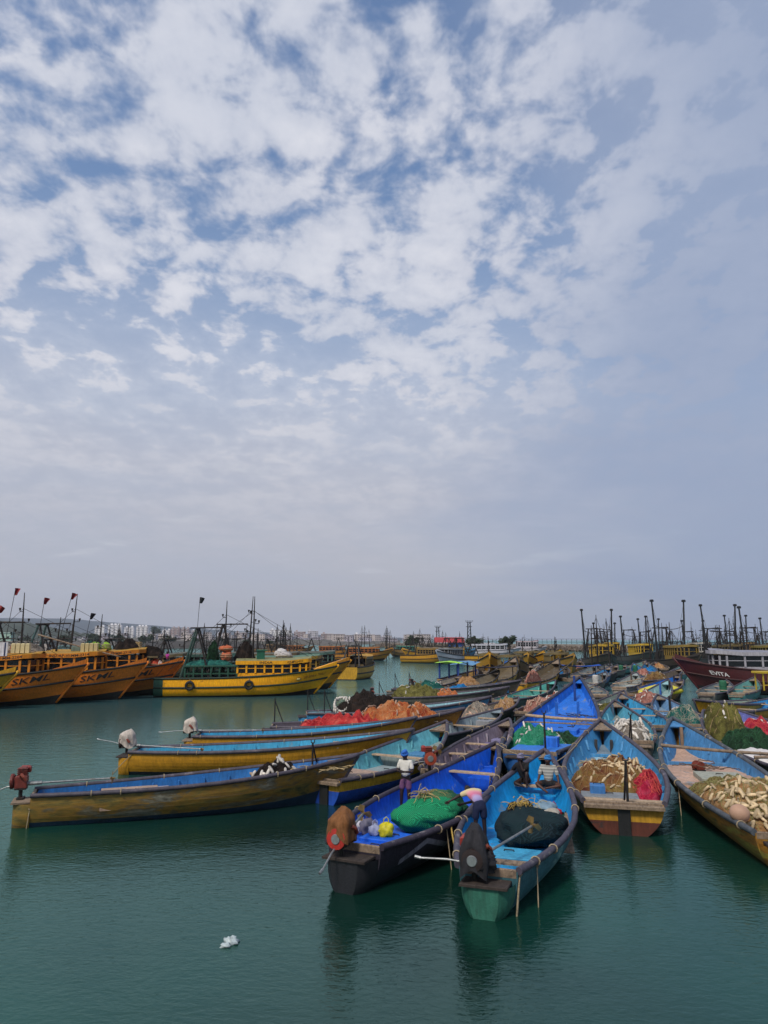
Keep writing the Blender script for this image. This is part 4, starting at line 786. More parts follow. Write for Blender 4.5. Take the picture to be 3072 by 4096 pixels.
for (k, t, y, lb) in (('A', .8, -.55, 'coil of olive rope hanging by the bright blue bow'),):
    r = empty('rope_coil', on(k, t, y, .75), hd(k), lb, 'rope'); mb = MB(); rnd = random.Random(3)
    for q in range(9): mb.tube([(.1 * math.cos(a) + rnd.uniform(-.03, .03), .14 * math.sin(a) + .02 * q - .1, .22 * math.sin(a + q) + rnd.uniform(-.05, .05)) for a in [i * .63 for i in range(10)]], .014, 4, closed=True)
    mb.build('coil', mat('rope_olive', '#7a6c44', .9, .3, 10, .3), r); MB().tube([(0, 0, .2), (0, 0, .4)], .02, 5).build('tie', ROPE(), r)
for (k, t, y, z, lb, c) in (('C', .66, .1, .42, 'tangle of pale rope in the stern on boat', '#b8a888'), ('D', .63, -.2, .75, 'brown rope tangle on the tan floor', '#6a5444'), ('b1', .88, 0, 1.0, 'rope lashed at the bow of the weathered boat', '#b09a70'), ('E', .58, -1.0, 1.0, 'rope tangle at the side of the large blue boat', '#a0907a'), ('E', .68, -.5, 1.1, 'dark rope round the blue posts', '#4a4440')):
    r = empty('rope_tangle', on(k, t, y, z), hd(k), lb, 'rope'); mb = MB(); rnd = random.Random(len(lb))
    for q in range(10):
        p = Vector((rnd.uniform(-.3, .3), rnd.uniform(-.4, .4), rnd.uniform(0, .1))); d = rnd.uniform(0, 6.3); pts = []
        for i in range(12): pts.append(p.copy()); d += rnd.uniform(-.7, .7); p += Vector((.09 * math.cos(d), .09 * math.sin(d), rnd.uniform(-.03, .03))); p.z = max(.01, p.z)
        mb.tube(pts, .014, 4)
    mb.build('loops', mat('rope_' + c, c, .9, .3, 10, .3), r); MB().tube([(-.2, 0, .05), (.2, .05, .05)], .022, 5).build('end', ROPE(), r)
def rope(label, a, b, d, m=None, r=.014, group='mooring ropes'):
    a, b = Vector(a), Vector(b); root = empty('mooring_rope', a, 0, label, 'rope', group)
    MB().tube([p - a for p in sag(a, b, d, 12)], r, 5).build('line', m or ROPE(), root, True); MB().tube([(.04, 0, 0), (0, .04, .02), (-.04, 0, 0), (0, -.04, -.02)], r, 4, closed=True).build('knot', m or ROPE(), root)
rope('yellow rope between the bright blue and cyan boats', side('A', .24, -1, 0), side('B', .1, 1, -.02), .12, YROPE(), .018)
rope('frayed rope hanging from the cyan stern corner', side('B', .01, -1, -.05), side('B', .0, -1, -1.0) + Vector((-.1, -.1, -.1)), 0, None, .02)
rope('rope drooping into the water from the cyan side', side('B', .1, -1, 0), side('B', .06, -1, -.9) + Vector((.12, -.1, 0)), 0, None, .012)
rope('rope from the bright blue side down to the water', side('A', .22, -1, 0), side('A', .2, -1, -.9) + Vector((.2, -.15, 0)), 0, None, .012)
rope('line from the bow of the bright blue boat to the cyan bow', side('A', .97, -1, .1), side('B', .93, 1, .05), .08)
rope('line from the cyan bow to the stern on boat', side('B', .9, -1, .05), side('C', .8, 1, .05), .1)
rope('short line tying the stern on boat to the tan floored boat', side('C', .6, -1, .05), side('D', .6, 1, .05), .12)
rope('double rope hanging off the weathered right hull', side('D', .38, 1, 0), side('D', .36, 1, -1.0) + Vector((-.1, -.2, .1)), 0, None, .012)
rope('rope hanging from the second boat stern', side('b2', .02, -1, 0), side('b2', -.02, -1, -.8) + Vector((-.3, -.1, .05)), -.05)
rope('thin line from the weathered stern to the water', stern('b1', -.4, .0, .5), stern('b1', -.4, -.05, -.02), 0, None, .012)
rope('line drooping from the black topped bow', side('b7', .85, -1, 0), side('b8', .9, -1, .3), .4)
# painted marks
hA = BOATS['A']; gm = mat('mark_grey', '#8a8890', .7, .2, 3, .1, '#3a3838', .4)
zz = MB(); tt = [.06 + i * .085 for i in range(6)]
for i in range(5):
    s0, s1 = (.60, .83) if i % 2 == 0 else (.83, .60)
    rows = []
    for dv in (0, .1): rows.append([hA.pt(lerp(tt[i], tt[i + 1], q / 4), min(.93, lerp(s0, s1, q / 4) + dv), -1, .006) for q in range(5)])
    zz.grid(rows)
zz.build('painted_zigzag', gm, hA.root)
h7 = BOATS['b7']; lettering('NO.V2 MO.420  BI', lambda x, y: h7.pt(lerp(.56, .95, x), .66 + .13 * y, -1, .008), WHITE(), h7.root, .0)
h3 = BOATS['b3']; lettering('IND-2429', lambda x, y: h3.pt(lerp(.05, .17, x), .66 + .13 * y, -1, .008), mat('letter_ochre', '#d9b24a', .6), h3.root)
h4 = BOATS['y4']; lettering('NO 52 SL119', lambda x, y: h4.pt(lerp(.78, .95, x), .8 + .07 * y, -1, .01), BLACK(), h4.root, .02)
h5 = BOATS['y3']; lettering('42', lambda x, y: h5.pt(lerp(.92, .97, x), .62 + .1 * y, -1, .012), BLACK(), h5.root, .03)
h6 = BOATS['y1']; lettering('VZ MO 1321', lambda x, y: h6.pt(lerp(.6, .94, x), .72 + .12 * y, -1, .01), BLACK(), h6.root, .02)
hM = BOATS['M']
for (q0, q1, w_, c) in ((.0, .0, .03, '#16181c'), (.002, .0, .016, '#b9c4d4')):
    ar = MB()
    for s0, s1, t0, t1 in ((.95, .6, .8, .86), (.6, .3, .86, .835)): ar.grid([[hM.pt(lerp(t0, t1, q / 4) + dt, lerp(s0, s1, q / 4), -1, .008 + q0 * 3) for q in range(5)] for dt in (-w_ / 2, w_ / 2)])
    ar.build('painted_arrow', mat('arrow_' + c, c, .6), hM.root)
ty = empty('tyre', side('O', .12, -1, -.35), hd('O'), 'black tyre hanging on the yellow boat at the right edge', 'tyre')
MB().tube([(.3 * math.cos(a), -.06, .3 * math.sin(a)) for a in [i * math.pi / 8 for i in range(16)]], .09, 8, closed=True).build('tread', BLACK(), ty, True); MB().tube([(0, 0, .3), (0, .05, .55)], .02, 5).build('sling', ROPE(), ty)
rf = random.Random(5)
for k, cn, n_, r_ in FILL:
    if rf.random() < .62:
        nm, m_ = rf.choice((('olive', N_OLV), ('brown', N_BRN), ('pinkish', N_PNK), ('dark', N_DRK), ('grey', N_GRY), ('tan', N_TAN), ('green', N_GRN), ('blue', N_BLUE)))
        net_heap('%s net in the %s boat, %s from the left in packed row %s%s' % (nm, cn, ORD[n_ % 13], ROWW[r_], ', further right' if n_ > 12 else ''), on(k, rf.uniform(.25, .5), 0, .4), rf.uniform(1.2, 2), .8, rf.uniform(.6, 1.2), hd(k), m_, rf.randint(60, 900), rf.choice((0, 8, 16)) if r_ < 5 else 0, FLOAT_W, 25, group='nets in the packed boats')
DRUM = None
for i, (k, cn, n_, r_) in enumerate(FILL):
    if i % 4 == 1:
        dn, dc = rf.choice((('blue', '#1f5fa8'), ('white', '#c4c0b8'), ('orange', '#b8562a'), ('green', '#2a6a4a')))
        r = empty('plastic_drum', on(k, rf.uniform(.6, .8), rf.uniform(-.3, .3)), 0, '%s plastic drum in the %s boat, %s from the left in packed row %s' % (dn, cn, ORD[n_ % 13], ROWW[r_]), 'drum', 'drums in the packed boats')
        MB().tube([(0, 0, 0), (0, 0, .08), (0, 0, .45), (0, 0, .5), (0, 0, .85), (0, 0, .93)], [.24, .28, .28, .3, .28, .22], 12).build('body', mat('drum' + dc, dc, .45, .2, 2, .1), r); MB().tube([(.1, 0, .92), (.1, 0, .98)], .05, 7).build('cap', BLACK(), r)
    if i % 3 == 0:
        h = BOATS[k]; a = h.M @ (h.pt(rf.uniform(.1, .3), 1, 1) + Vector((0, 0, .12))); b = h.M @ (h.pt(rf.uniform(.55, .85), 1, -1) + Vector((0, 0, .14)))
        pole('bamboo pole laid over the %s boat, %s from the left in packed row %s%s' % (cn, ORD[n_ % 13], ROWW[r_], ', further right' if n_ > 12 else ''), a, b + (b - a) * .2, .045, PALEWOOD() if i % 2 else WOOD())
for o_ in (FLOAT_ME, FLOAT_W, FLOAT_P): bpy.data.objects.remove(o_)

# ------------------------------------------------------------------ decked trawlers
def trawler(label, stem, rz, L=15.5, B=4.4, zs=1.55, zb=2.5, hull='#c98a14', low='#2a2420', band='#231f1c', house='#c98f1c', roof='#b98a24', zr=3.05, h0=.4, h1=.82, rails='#1f4030', stern_c=None,
            name_side=None, fascia=None, mast=(8.2,), gallows=True, outrig=None, flag=None, group='decked trawlers', cut=.3, rust=.25, wins=True, aft='#1f4a38', caps=None, hlen=.17, hs=(.68, .17), hx=.71):
    """stem = world (x, y) where the stem meets the water; rz heading; x runs forward, starboard is -y"""
    h = Hull(L, B, zs, zb, zk=-.5, rake=L * .15, sw=.78, full=.5, pw=2.3, sheer=3.0, vee=5.0, vb=2.2)
    xs = L - h.rake * .78
    S = Vector((stem[0], stem[1], 0)) - Vector((math.cos(rz), math.sin(rz), 0)) * xs
    root = empty('fishing_trawler', S, rz, label, 'trawler', group); h.root = root; h.M = Matrix.Translation(S) @ Matrix.Rotation(rz, 4, 'Z'); h.rz = rz
    hmat = mat('tr_' + hull, hull, .5, .2, 1.2, .15, '#7a4a18', rust, .9, (.5, 1, 1.6)); lmat = mat('trlow_' + low, low, .6, .3, 1.5, .2, '#4a3a2c', .4)
    bmat = mat('trband_' + band, band, .6, .3, 2, .15, '#4a4038', .3); smat = mat('trst_' + stern_c, stern_c, .5, .25, 1.5, .15, '#2a2a24', .3) if stern_c else hmat
    SR = [0, .12, .22, .3, .4, .5, .56, .62, .7, .8, .9, 1]; mb = MB()
    for sd_ in (1, -1):
        for a, b in zip(SR[:-1], SR[1:]):
            for t0, t1 in zip(TS[:-1], TS[1:]):
                mi = 1 if (a + b) / 2 < cut - .03 * 0 else (2 if t1 < .1 else 0)
                mb.add([h.pt(t0, a, sd_), h.pt(t1, a, sd_), h.pt(t1, b, sd_), h.pt(t0, b, sd_)], [(0, 1, 2, 3)], mi)
    for a, b in zip(SR[:-1], SR[1:]): mb.add([h.pt(0, a, 1), h.pt(0, a, -1), h.pt(0, b, -1), h.pt(0, b, 1)], [(0, 1, 2, 3)], 1 if (a + b) / 2 < cut else 2)
    o = mb.build('hull', [hmat, lmat, smat], root)
    bm = bmesh.new(); bm.from_mesh(o.data); bmesh.ops.remove_doubles(bm, verts=bm.verts, dist=.001); bmesh.ops.recalc_face_normals(bm, faces=bm.faces); bm.to_mesh(o.data); bm.free(); smooth_by_angle(o, 45)
    for sd_ in (1, -1):
        MB().tube([h.pt(t, .63, sd_) for t in TS], .085, 6).build('rub_rail', bmat, root, True)
        MB().tube([h.pt(t, 1, sd_) for t in TS], .09, 6).build('gunwale', caps or bmat, root, True)
    zd = lambda t: h.zg(t) - .55; dk = MB(); td = [t for t in TS if t <= .97]
    dk.grid([[Vector((h.pt(t, h.s_at(t, zd(t))).x, sd_ * (h.half(t, zd(t)) - .02), zd(t))) for t in td] for sd_ in (1, 0, -1)]); dk.build('deck', WOOD(), root)
    MB().tube([h.pt(1, s) + Vector((.04, 0, 0)) for s in (1.04, .8, .5, .25, .1)], [.12, .1, .1, .09, .08], 6).build('stem_post', hmat, root, True)
    bt = MB(); tt = [.86, .9, .94, .97, .995]      # raised bow block
    bt.grid([[h.pt(t, 1, 1) + Vector((0, 0, .0)) for t in tt], [h.pt(t, 1, 1) + Vector((.05, -.04, .1 + .36 * (t - .86) / .14)) for t in tt], [h.pt(t, 1, -1) + Vector((.05, .04, .1 + .36 * (t - .86) / .14)) for t in tt], [h.pt(t, 1, -1) for t in tt]]); bt.build('bow_block', hmat, root)
    # wheelhouse: plinth wall, posts, window panes and mid rails between them, fascia and roof
    hm = mat('house_' + house, house, .5, .18, 2, .12, '#7a5a2a', .25, 1.6); rm = mat('roof_' + roof, roof, .6, .25, 2, .2, '#5a5648', .45, 1.4)
    if h0 is not None:
        x0, x1 = h0 * L, h1 * L; W = B * .36; zb0 = zd((h0 + h1) / 2); zt = zr - .32; zm = lerp(zb0, zt, .5)
        plan = [Vector((lerp(x0, x1 - .9, i / 7), -W, 0)) for i in range(8)] + [Vector((x1 - .35, -W * .8, 0)), Vector((x1, -W * .35, 0)), Vector((x1, W * .35, 0)), Vector((x1 - .35, W * .8, 0))] + [Vector((lerp(x1 - .9, x0, i / 7), W, 0)) for i in range(8)]
        for p in plan:
            lim = max(.25, h.bw(min(1, p.x / L)) - .32); p.y = max(-lim, min(lim, p.y))
        up = lambda p, z: Vector((p.x, p.y, z))
        MB().grid([[up(p, zb0) for p in plan], [up(p, zm) for p in plan]]).add([up(plan[0], zb0), up(plan[-1], zb0), up(plan[-1], zm), up(plan[0], zm)], [(0, 1, 2, 3)]).build('plinth_wall', hm, root)
        pc = None
        for p in plan:
            if pc is None: pc = MB().box((0, 0, (zt - zm) / 2), (.16, .12, zt - zm + .02)).build('window_post', hm, root); pc.location = up(p, zm)
            else: inst(pc, root, up(p, zm))
        if wins:
            for a, b in zip(plan[:-1], plan[1:]):
                n = Vector((-(b - a).y, (b - a).x, 0)).normalized() * .05
                MB().add([up(a, zm) + n, up(b, zm) + n, up(b, zt) + n, up(a, zt) + n], [(0, 1, 2, 3)]).build('window', WINDOW(), root)
                c = (a + b) / 2; d = b - a; MB().box((c.x, c.y, lerp(zm, zt, .55)), (d.length, .05, .06), math.atan2(d.y, d.x)).build('mid_rail', hm, root)
        ro = [p * 1 for p in plan]; cx = Vector(((x0 + x1) / 2, 0, 0)); ov = lambda p, k: Vector((cx.x + (p.x - cx.x) * (1 + .05 * k), p.y * (1 + .1 * k), 0))
        lift = lambda p: .16 * sst(x1 - 2.2, x1, p.x)
        out = [ov(p, 1) for p in ro]
        MB().grid([[up(p, zt - .0 + lift(p)) for p in out], [up(p, zr + lift(p)) for p in out]]).build('fascia', hm, root)
        MB().grid([[up(p, zt + .02 + lift(p)) for p in out], [up(ov(p, 0), zt + .01 + lift(p)) for p in ro]]).build('soffit', hm, root)
        half_ = len(out) // 2; rf = MB(); rf.grid([[up(p, zr - .01 + lift(p)) for p in out[:half_]], [Vector((p.x, 0, zr + .16 + lift(p))) for p in out[:half_]], [up(p, zr - .01 + lift(p)) for p in reversed(out[half_:])]]); rf.build('roof', rm, root)
        if fascia:
            for (st, fa, fb) in fascia:
                def fm(x, y, fa=fa, fb=fb):
                    q = lerp(fa, fb, x); px = lerp(out[0].x, out[7].x, q); i_ = min(6, int(q * 7)); yy = lerp(out[i_].y, out[i_ + 1].y, q * 7 - i_); p = Vector((px, yy - .012, zt + .07 + .2 * y)); p.z += lift(p); return p
                lettering(st, fm, BLACK(), root, .02)
    if aft:         # slatted shelter aft of the wheelhouse
        am = mat('aft_' + aft, aft, .6, .25, 2, .2, '#1a2420', .3); xa0, xa1 = .16 * L, h0 * L - .05; W = B * .36; za = zd(.25); zt = zr - .5
        pc = None
        for sd_ in (-1, 1):
            for i in range(7):
                l = (lerp(xa0, xa1, i / 6), sd_ * W, za)
                if pc is None: pc = MB().box((0, 0, (zt - za) / 2), (.14, .1, zt - za)).build('shelter_post', am, root); pc.location = l
                else: inst(pc, root, l)
            for zz_ in (lerp(za, zt, .3), lerp(za, zt, .62)): MB().box(((xa0 + xa1) / 2, sd_ * W, zz_), (xa1 - xa0, .06, .12)).build('shelter_rail', am, root)
        MB().box(((xa0 + xa1) / 2, 0, zt + .06), (xa1 - xa0 + .2, 2 * W + .25, .12), ch=.03).build('shelter_roof', am, root)
    if name_side:
        hl = hlen
        lettering(name_side, lambda x, y: h.pt(lerp(hx, hx + hl, x), hs[0] + .04 + hs[1] * y + .04 * x, -1, .02), bmat, root, .008)
    dm = IRON(); rig = MB()
    mx_ = [.36 * L, .52 * L, .24 * L]
    for i, mh in enumerate(mast):
        x = mx_[i]; lean = random.uniform(-.03, .06)
        m_ = MB().tube([(x, 0, zd(.4)), (x + lean * mh * .6, 0, mh * .62), (x + lean * mh, 0, mh)], [.11, .08, .03], 7).build('mast', dm, root)
        for k in range(3):
            z = mh * (.62 + .1 * k); d = .55 - .12 * k; q = 1 if k % 2 else -1
            MB().tube([(x + lean * z, 0, z), (x + lean * z + d * q, .1, z), (x + lean * z + d * q, .1, z + .1)], .03, 5).tube([(x + lean * z + d * q, .1, z + .08), (x + lean * z + d * q, .1, z + .3)], [.05, .1], 7).build('lamp', dm, m_)
        rig.tube([(x + lean * mh * .85, 0, mh * .85), (.06 * L, 0, zs + .6)], .018, 3).tube([(x + lean * mh * .85, 0, mh * .85), (.93 * L, 0, h.zg(.93) + .3)], .018, 3).tube([(x, 0, mh * .7), (x - 1, B * .42, zs)], .015, 3).tube([(x, 0, mh * .7), (x - 1, -B * .42, zs)], .015, 3)
    if gallows:
        gz = gallows if isinstance(gallows, (int, float)) and gallows is not True else zs + 4.2; xg = .13 * L
        for sd_ in (1, -1):
            MB().tube([(xg, sd_ * B * .36, zs - .4), (xg + 1.2, sd_ * B * .2, gz)], [.12, .09], 6).build('gallows_leg', mat('gal_' + rails, rails, .6, .25, 2, .2, '#2a2420', .4), root)
            MB().tube([(xg + 2.6, sd_ * B * .36, zs - .4), (xg + 1.3, sd_ * B * .2, gz)], [.1, .08], 6).build('gallows_leg', dm, root)
        MB().tube([(xg + .6, 0, gz + .05), (xg + 3.6, 0, gz + .1)], .07, 6).build('gallows_boom', dm, root); MB().tube([(xg + 1.25, -B * .3, gz), (xg + 1.25, B * .3, gz)], .09, 6).build('gallows_beam', dm, root)
        rig.tube([(xg + 3.4, 0, gz + .1), (.85 * L, 0, h.zg(.85) + .4)], .016, 3).tube([(xg + 1.2, 0, gz), (0, B * .3, zs)], .016, 3).tube([(xg + 1.2, 0, gz), (0, -B * .3, zs)], .016, 3)
    if outrig:
        oz, spread = outrig; xo = .42 * L
        for sd_ in (1, -1):
            b_ = MB().tube([(xo, sd_ * B * .46, zs - .2), (xo, sd_ * (B * .46 + spread * .5), oz * .55), (xo, sd_ * (B * .46 + spread), oz)], [.17, .15, .12], 7).build('outrigger', BLACK(), root)
            MB().box((xo, sd_ * (B * .46 + spread), oz + .12), (.5, .42, .36), ch=.08).build('boom_head', BLACK(), b_)
            rig.tube([(xo, sd_ * (B * .46 + spread), oz - .2), (xo - 1.4, sd_ * B * .3, zs + .8)], .022, 3).tube([(xo, sd_ * (B * .46 + spread), oz - .3), (xo + 1.2, sd_ * B * .36, zs + 1.2)], .022, 3)
            rig.tube(sag((xo, sd_ * (B * .46 + spread * .6), oz * .66), (xo + .2, 0, oz * .6), .2, 6), .045, 4)
            for q in range(4): rig.tube([(xo + .4 * q, sd_ * B * (.1 + .09 * q), zs + 1.2), (xo, 0, oz * .6)], .03, 3)
        MB().tube([(xo, 0, zs), (xo, 0, oz * .7)], [.12, .05], 6).build('mast', dm, root)
        MB().tube([(xo + .2, -B * .4, oz * .42), (xo + .2, B * .4, oz * .42)], .08, 6).build('crosstree', dm, root)
        for q in range(5):
            y = lerp(-.4, .4, q / 4) * B; MB().tube([(xo + .2, y, oz * .42), (xo + .2, y, oz * .34)], [.06, .13], 7).build('block', dm, root)
        cl = MB(); rnd = random.Random(int(oz * 100 + stem[0]))
        for q in range(26):      # winch gear, stanchions, hanging lines
            x = rnd.uniform(.05, .7) * L; y = rnd.uniform(-.42, .42) * B; z = zs + rnd.uniform(0, .4)
            cl.tube([(x, y, z - .3), (x + rnd.uniform(-.6, .6), y + rnd.uniform(-.6, .6), z + rnd.uniform(.8, 2.6))], rnd.uniform(.025, .06), 4)
        tag(cl.build('deck_gear', dm, root), kind='stuff')
    tag(rig.build('rigging', dm, root), kind='stuff')
    if flag:
        for (fx, fz, c, tilt) in flag:
            p = MB().tube([(fx * L, 0, zr), (fx * L + tilt * (fz - zr), 0, fz)], .022, 5).build('flag_pole', dm, root)
            fx_ = fx * L + tilt * (fz - zr); rows = [[(fx_ - tilt * .55 * v + .42 * u * (1 - .5 * u * v), .12 * math.sin(u * 5 + v * 2 + fx * 9), fz - .55 * v - .2 * u * u * (1 - v) * math.sin(fx * 20) ** 2) for u in [i / 6 for i in range(7)]] for v in [0, .33, .66, 1]]
            MB().grid(rows).build('flag', mat('flag_' + c, c, .8, .2, 2, .1), p)
    return h
TR = {}
TR['s0'] = trawler('yellow trawler cut off by the left edge, nearest of the row', (-27.6, 51.6), R(3), hull='#cf981e', house='#c08a20', mast=(6.4,), flag=[(.86, 7.2, '#8a2a26', .14)], aft=None, rails='#b8862a')
TR['s1'] = trawler('orange trawler with the leftmost SKML lettering', (-24.5, 56.0), R(6), zs=1.9, zb=2.9, hull='#dc781a', house='#d8841c', name_side='SKML', fascia=[('VSZ-MFV-2-4888', .1, .45), ('IND-AP-VI-MM-2204', .58, 1.0)], mast=(7.0, 7.8), zr=3.6,
                   flag=[(.6, 8.7, '#8a2a30', .1)], rails='#b07a1c', aft=None, h0=.28, h1=.78)
TR['s2'] = trawler('orange trawler with SKML lettering, second from the left', (-21.3, 60.3), R(6), zs=1.9, zb=2.9, hull='#d8761a', house='#d8841c', name_side='SKML', fascia=[('VSZ-MFV-2-4603', .12, .45), ('IND-AP-VI-MM-2314', .58, 1.0)], mast=(8.6, 6.6), zr=3.7,
                   flag=[(.43, 8.2, '#7c2428', .08), (.53, 8.6, '#7a2a2a', .2)], rails='#b8862a', aft=None, h0=.28, h1=.78)
TR['s3'] = trawler('orange trawler with SKML lettering, beside the green sterned one', (-19.5, 64.8), R(5), zs=1.9, zb=2.9, hull='#d4721a', house='#d07e1c', name_side='SKML', fascia=[('VSZ-MFV-2-2086', .15, .45), ('IND-AP-VI-MM-2316', .6, 1.0)], mast=(8.8, 7.0), zr=3.8,
                   flag=[(.44, 7.1, '#2a2a30', .14)], rails='#3f5a58', aft=None, h0=.28, h1=.78)
TR['s4'] = trawler('yellow trawler with green stern shelter and INDIA on its roof edge', (-6.0, 65.8), R(9), L=15.6, zs=1.55, zb=2.45, hull='#ffab02', band='#203024', house='#f4a80c', roof='#8a8a5c', zr=3.0, h0=.44, h1=.84, stern_c='#1d4434', fascia=[('INDIA', .36, .56), ('VSZ-MFV-2-4113', .78, 1.02)],
                   mast=(8.2, 8.6), flag=[(.2, 8.5, '#202428', .04)], rails='#28443a', caps=mat('caps_green', '#1c2f26', .6, .3, 2, .15), rust=.3)
h4_ = TR['s4']; lettering('SRI NUKA THALLI', lambda x, y: h4_.pt(lerp(.83, .96, x), .74 + .1 * y + .04 * x, -1, .02), mat('letter_rust', '#7a3a18', .6), h4_.root)
lettering('IND AP VI MM 1039', lambda x, y: Vector((lerp(7.3, 9.6, x), -4.4 * .36 - .014, 1.02 + .2 * y)), BLACK(), h4_.root, .02)
for i in range(8):      # oval painted panels below the windows
    x = 7.0 + i * .72; m_ = MB(); c = [(x + .28 * math.cos(a) * (1 if k == 0 else .72), -4.4 * .36 - .004 * (k + 1) - .004, 1.44 + .12 * math.sin(a) * (1 if k == 0 else .6)) for k in (0, 1) for a in [j * math.pi / 6 for j in range(12)]]
    MB().add(c[:12], [list(range(12))]).add(c[12:], [list(range(12))], 1).build('painted_oval', [mat('oval_dark', '#2a2a22', .6), mat('oval_cream', '#c9b46a', .6)], h4_.root)
rs = MB(); rnd = random.Random(5)
TR['s5'] = trawler('orange trawler showing its bow behind the INDIA one', (-5.2, 73.0), R(10), L=15.8, zs=1.6, zb=2.7, hull='#c08018', house='#9a7a2c', roof='#5a7a64', zr=3.1, h0=.42, h1=.8, mast=(9.0,), gallows=6.2, rails='#3a3430', aft='#2a3a30')
TR['s6'] = trawler('small trawler with blunt yellow stern moored beyond the orange bow', (-2.2, 97.0), R(75), L=10, B=3.4, zs=1.5, zb=2.2, hull='#b9891c', stern_c='#c09020', house='#6a5a3a', mast=(5.5,), gallows=4.0, rails='#3a3430', zr=2.7, aft=None)
for (x, z, lb) in ((3.0, .98, 'tyre hung near the green stern'), (7.9, 1.0, 'tyre hung amidships on the INDIA trawler')):
    p = h4_.M @ Vector((x, -h4_.half(x / 15.6, z) - .16, z)); t_ = empty('tyre', p, h4_.rz, lb, 'tyre', 'tyres hung as fenders')
    MB().tube([(.3 * math.cos(a), 0, .3 * math.sin(a)) for a in [i * math.pi / 8 for i in range(16)]], .11, 8, closed=True).build('tread', BLACK(), t_, True); MB().tube([(0, .05, .38), (0, .12, .62)], .025, 5).build('sling', ROPE(), t_)
def deckp(k, x, y, z): h = TR[k]; ON['key'] = None; return h.M @ Vector((x, y, z))
# cargo on the decks and roofs of the left row
def heap2(k, x, y, z, rx, ry, hh, m, lb, seed): net_heap(lb, deckp(k, x, y, z), rx, ry, hh, TR[k].rz, m, seed, 0, None, 60, None, group='nets piled on trawlers')
heap2('s4', 4.4, -.3, 2.6, 2.1, 1.0, .42, N_TEAL, 'dark teal net along the green shelter roof', 51)
heap2('s4', 4.6, .9, 2.6, .6, .5, 1.9, N_GRN, 'tall dark green net stack beside the orange bundle', 52)
heap2('s4', 7.4, 1.0, 2.9, .9, .6, 1.6, N_DRK, 'tall black net stack right of the orange bundle', 53)
heap2('s3', 10.4, .4, 3.8, 1.2, 1.0, .9, N_DRK, 'black net mound on the third orange trawler', 54)
heap2('s3', 12.6, .2, 3.4, 1.1, .6, .8, N_DRK, 'low black net mound beside the black one', 55)
heap2('s2', 5.4, .3, 3.7, 1.8, 1.1, .8, N_GRY, 'pale net heap on the second orange trawler', 56)
heap2('s1', 8.0, .3, 3.7, 1.6, 1.0, .6, N_GRY, 'pale net heap on the leftmost SKML trawler', 57)
heap2('s3', 7.0, .8, 3.6, .5, .6, 1.0, N_TEAL, 'dark green net hung beside the lime bundles', 58)
def lump(name, label, cat, loc, r, c, seed, ties=1, rz=0, rough=.75):
    o = empty(name, loc, rz, label, cat); m = mat('lump_' + c, c, rough, .25, 3, .4, fine=8)
    MB().blob((0, 0, r[2]), r, 20, 14, .28, 2.0, seed).build('wrap', m, o, True)
    for i in range(ties): MB().tube([(r[0] * 1.02 * math.cos(a), r[1] * 1.02 * math.sin(a), r[2] * (.9 + .35 * i)) for a in [j * math.pi / 7 for j in range(14)]], .03, 4, closed=True).build('tie', ROPE(), o)
    return o
lump('net_bundle', 'lime green bundle, left of the pair', 'bundle', deckp('s3', 8.0, -.5, 3.75), (.42, .4, .42), '#8ab42c', 1, 3)
lump('net_bundle', 'lime green bundle, right of the pair', 'bundle', deckp('s3', 8.9, -.5, 3.7), (.4, .38, .42), '#86ac2c', 2, 3)
lump('net_bundle', 'stacked salmon orange bundle beside the mast of the INDIA trawler', 'bundle', deckp('s4', 5.8, .2, 2.9), (.5, .42, .45), '#c46a48', 3, 2)
lump('net_bundle', 'upper salmon orange bundle on the stacked one', 'bundle', deckp('s4', 5.75, .2, 3.72), (.56, .44, .3), '#c86a44', 4, 1)
lump('sack', 'white sack on the roof of the INDIA trawler', 'sack', deckp('s4', 10.6, 1.2, 3.1), (.6, .5, .45), '#c9c4c0', 5)
lump('sack', 'second white sack under the upper one on the INDIA trawler', 'sack', deckp('s4', 10.9, .7, 3.05), (.75, .4, .33), '#b8b2ae', 6)
lump('sack', 'orange red sack beside the third orange wheelhouse', 'sack', deckp('s3', 13.0, .3, 2.3), (.5, .4, .4), '#c04a30', 7)
gb = empty('wooden_box', deckp('s4', 8.8, -.2, 3.1), h4_.rz, 'dark green box with a lid on the INDIA roof', 'box'); MB().box((0, 0, .35), (.7, .7, .7)).build('body', mat('boxgreen', '#1c5a44', .5, .2, 2, .1), gb); MB().box((.1, 0, .76), (.95, .85, .12), ch=.03).build('lid', mat('boxgreen', '#1c5a44'), gb)
for i, (k, x, c, lb) in enumerate((('s1', 10.4, '#c9b88a', 'row of pale cans on the leftmost SKML roof'), ('s2', 10.6, '#b8a878', 'pale cans on the second orange roof'))):
    for q in range(4):
        r = empty('jerrycan', deckp(k, x + .34 * q, -.9, 3.78), TR[k].rz, lb, 'can', lb); MB().box((0, 0, .38), (.28, .34, .72), ch=.06).build('body', mat('can' + c, c, .5, .15, 2, .1), r); MB().tube([(0, 0, .72), (0, 0, .82)], .05, 7).build('cap', BLACK(), r)
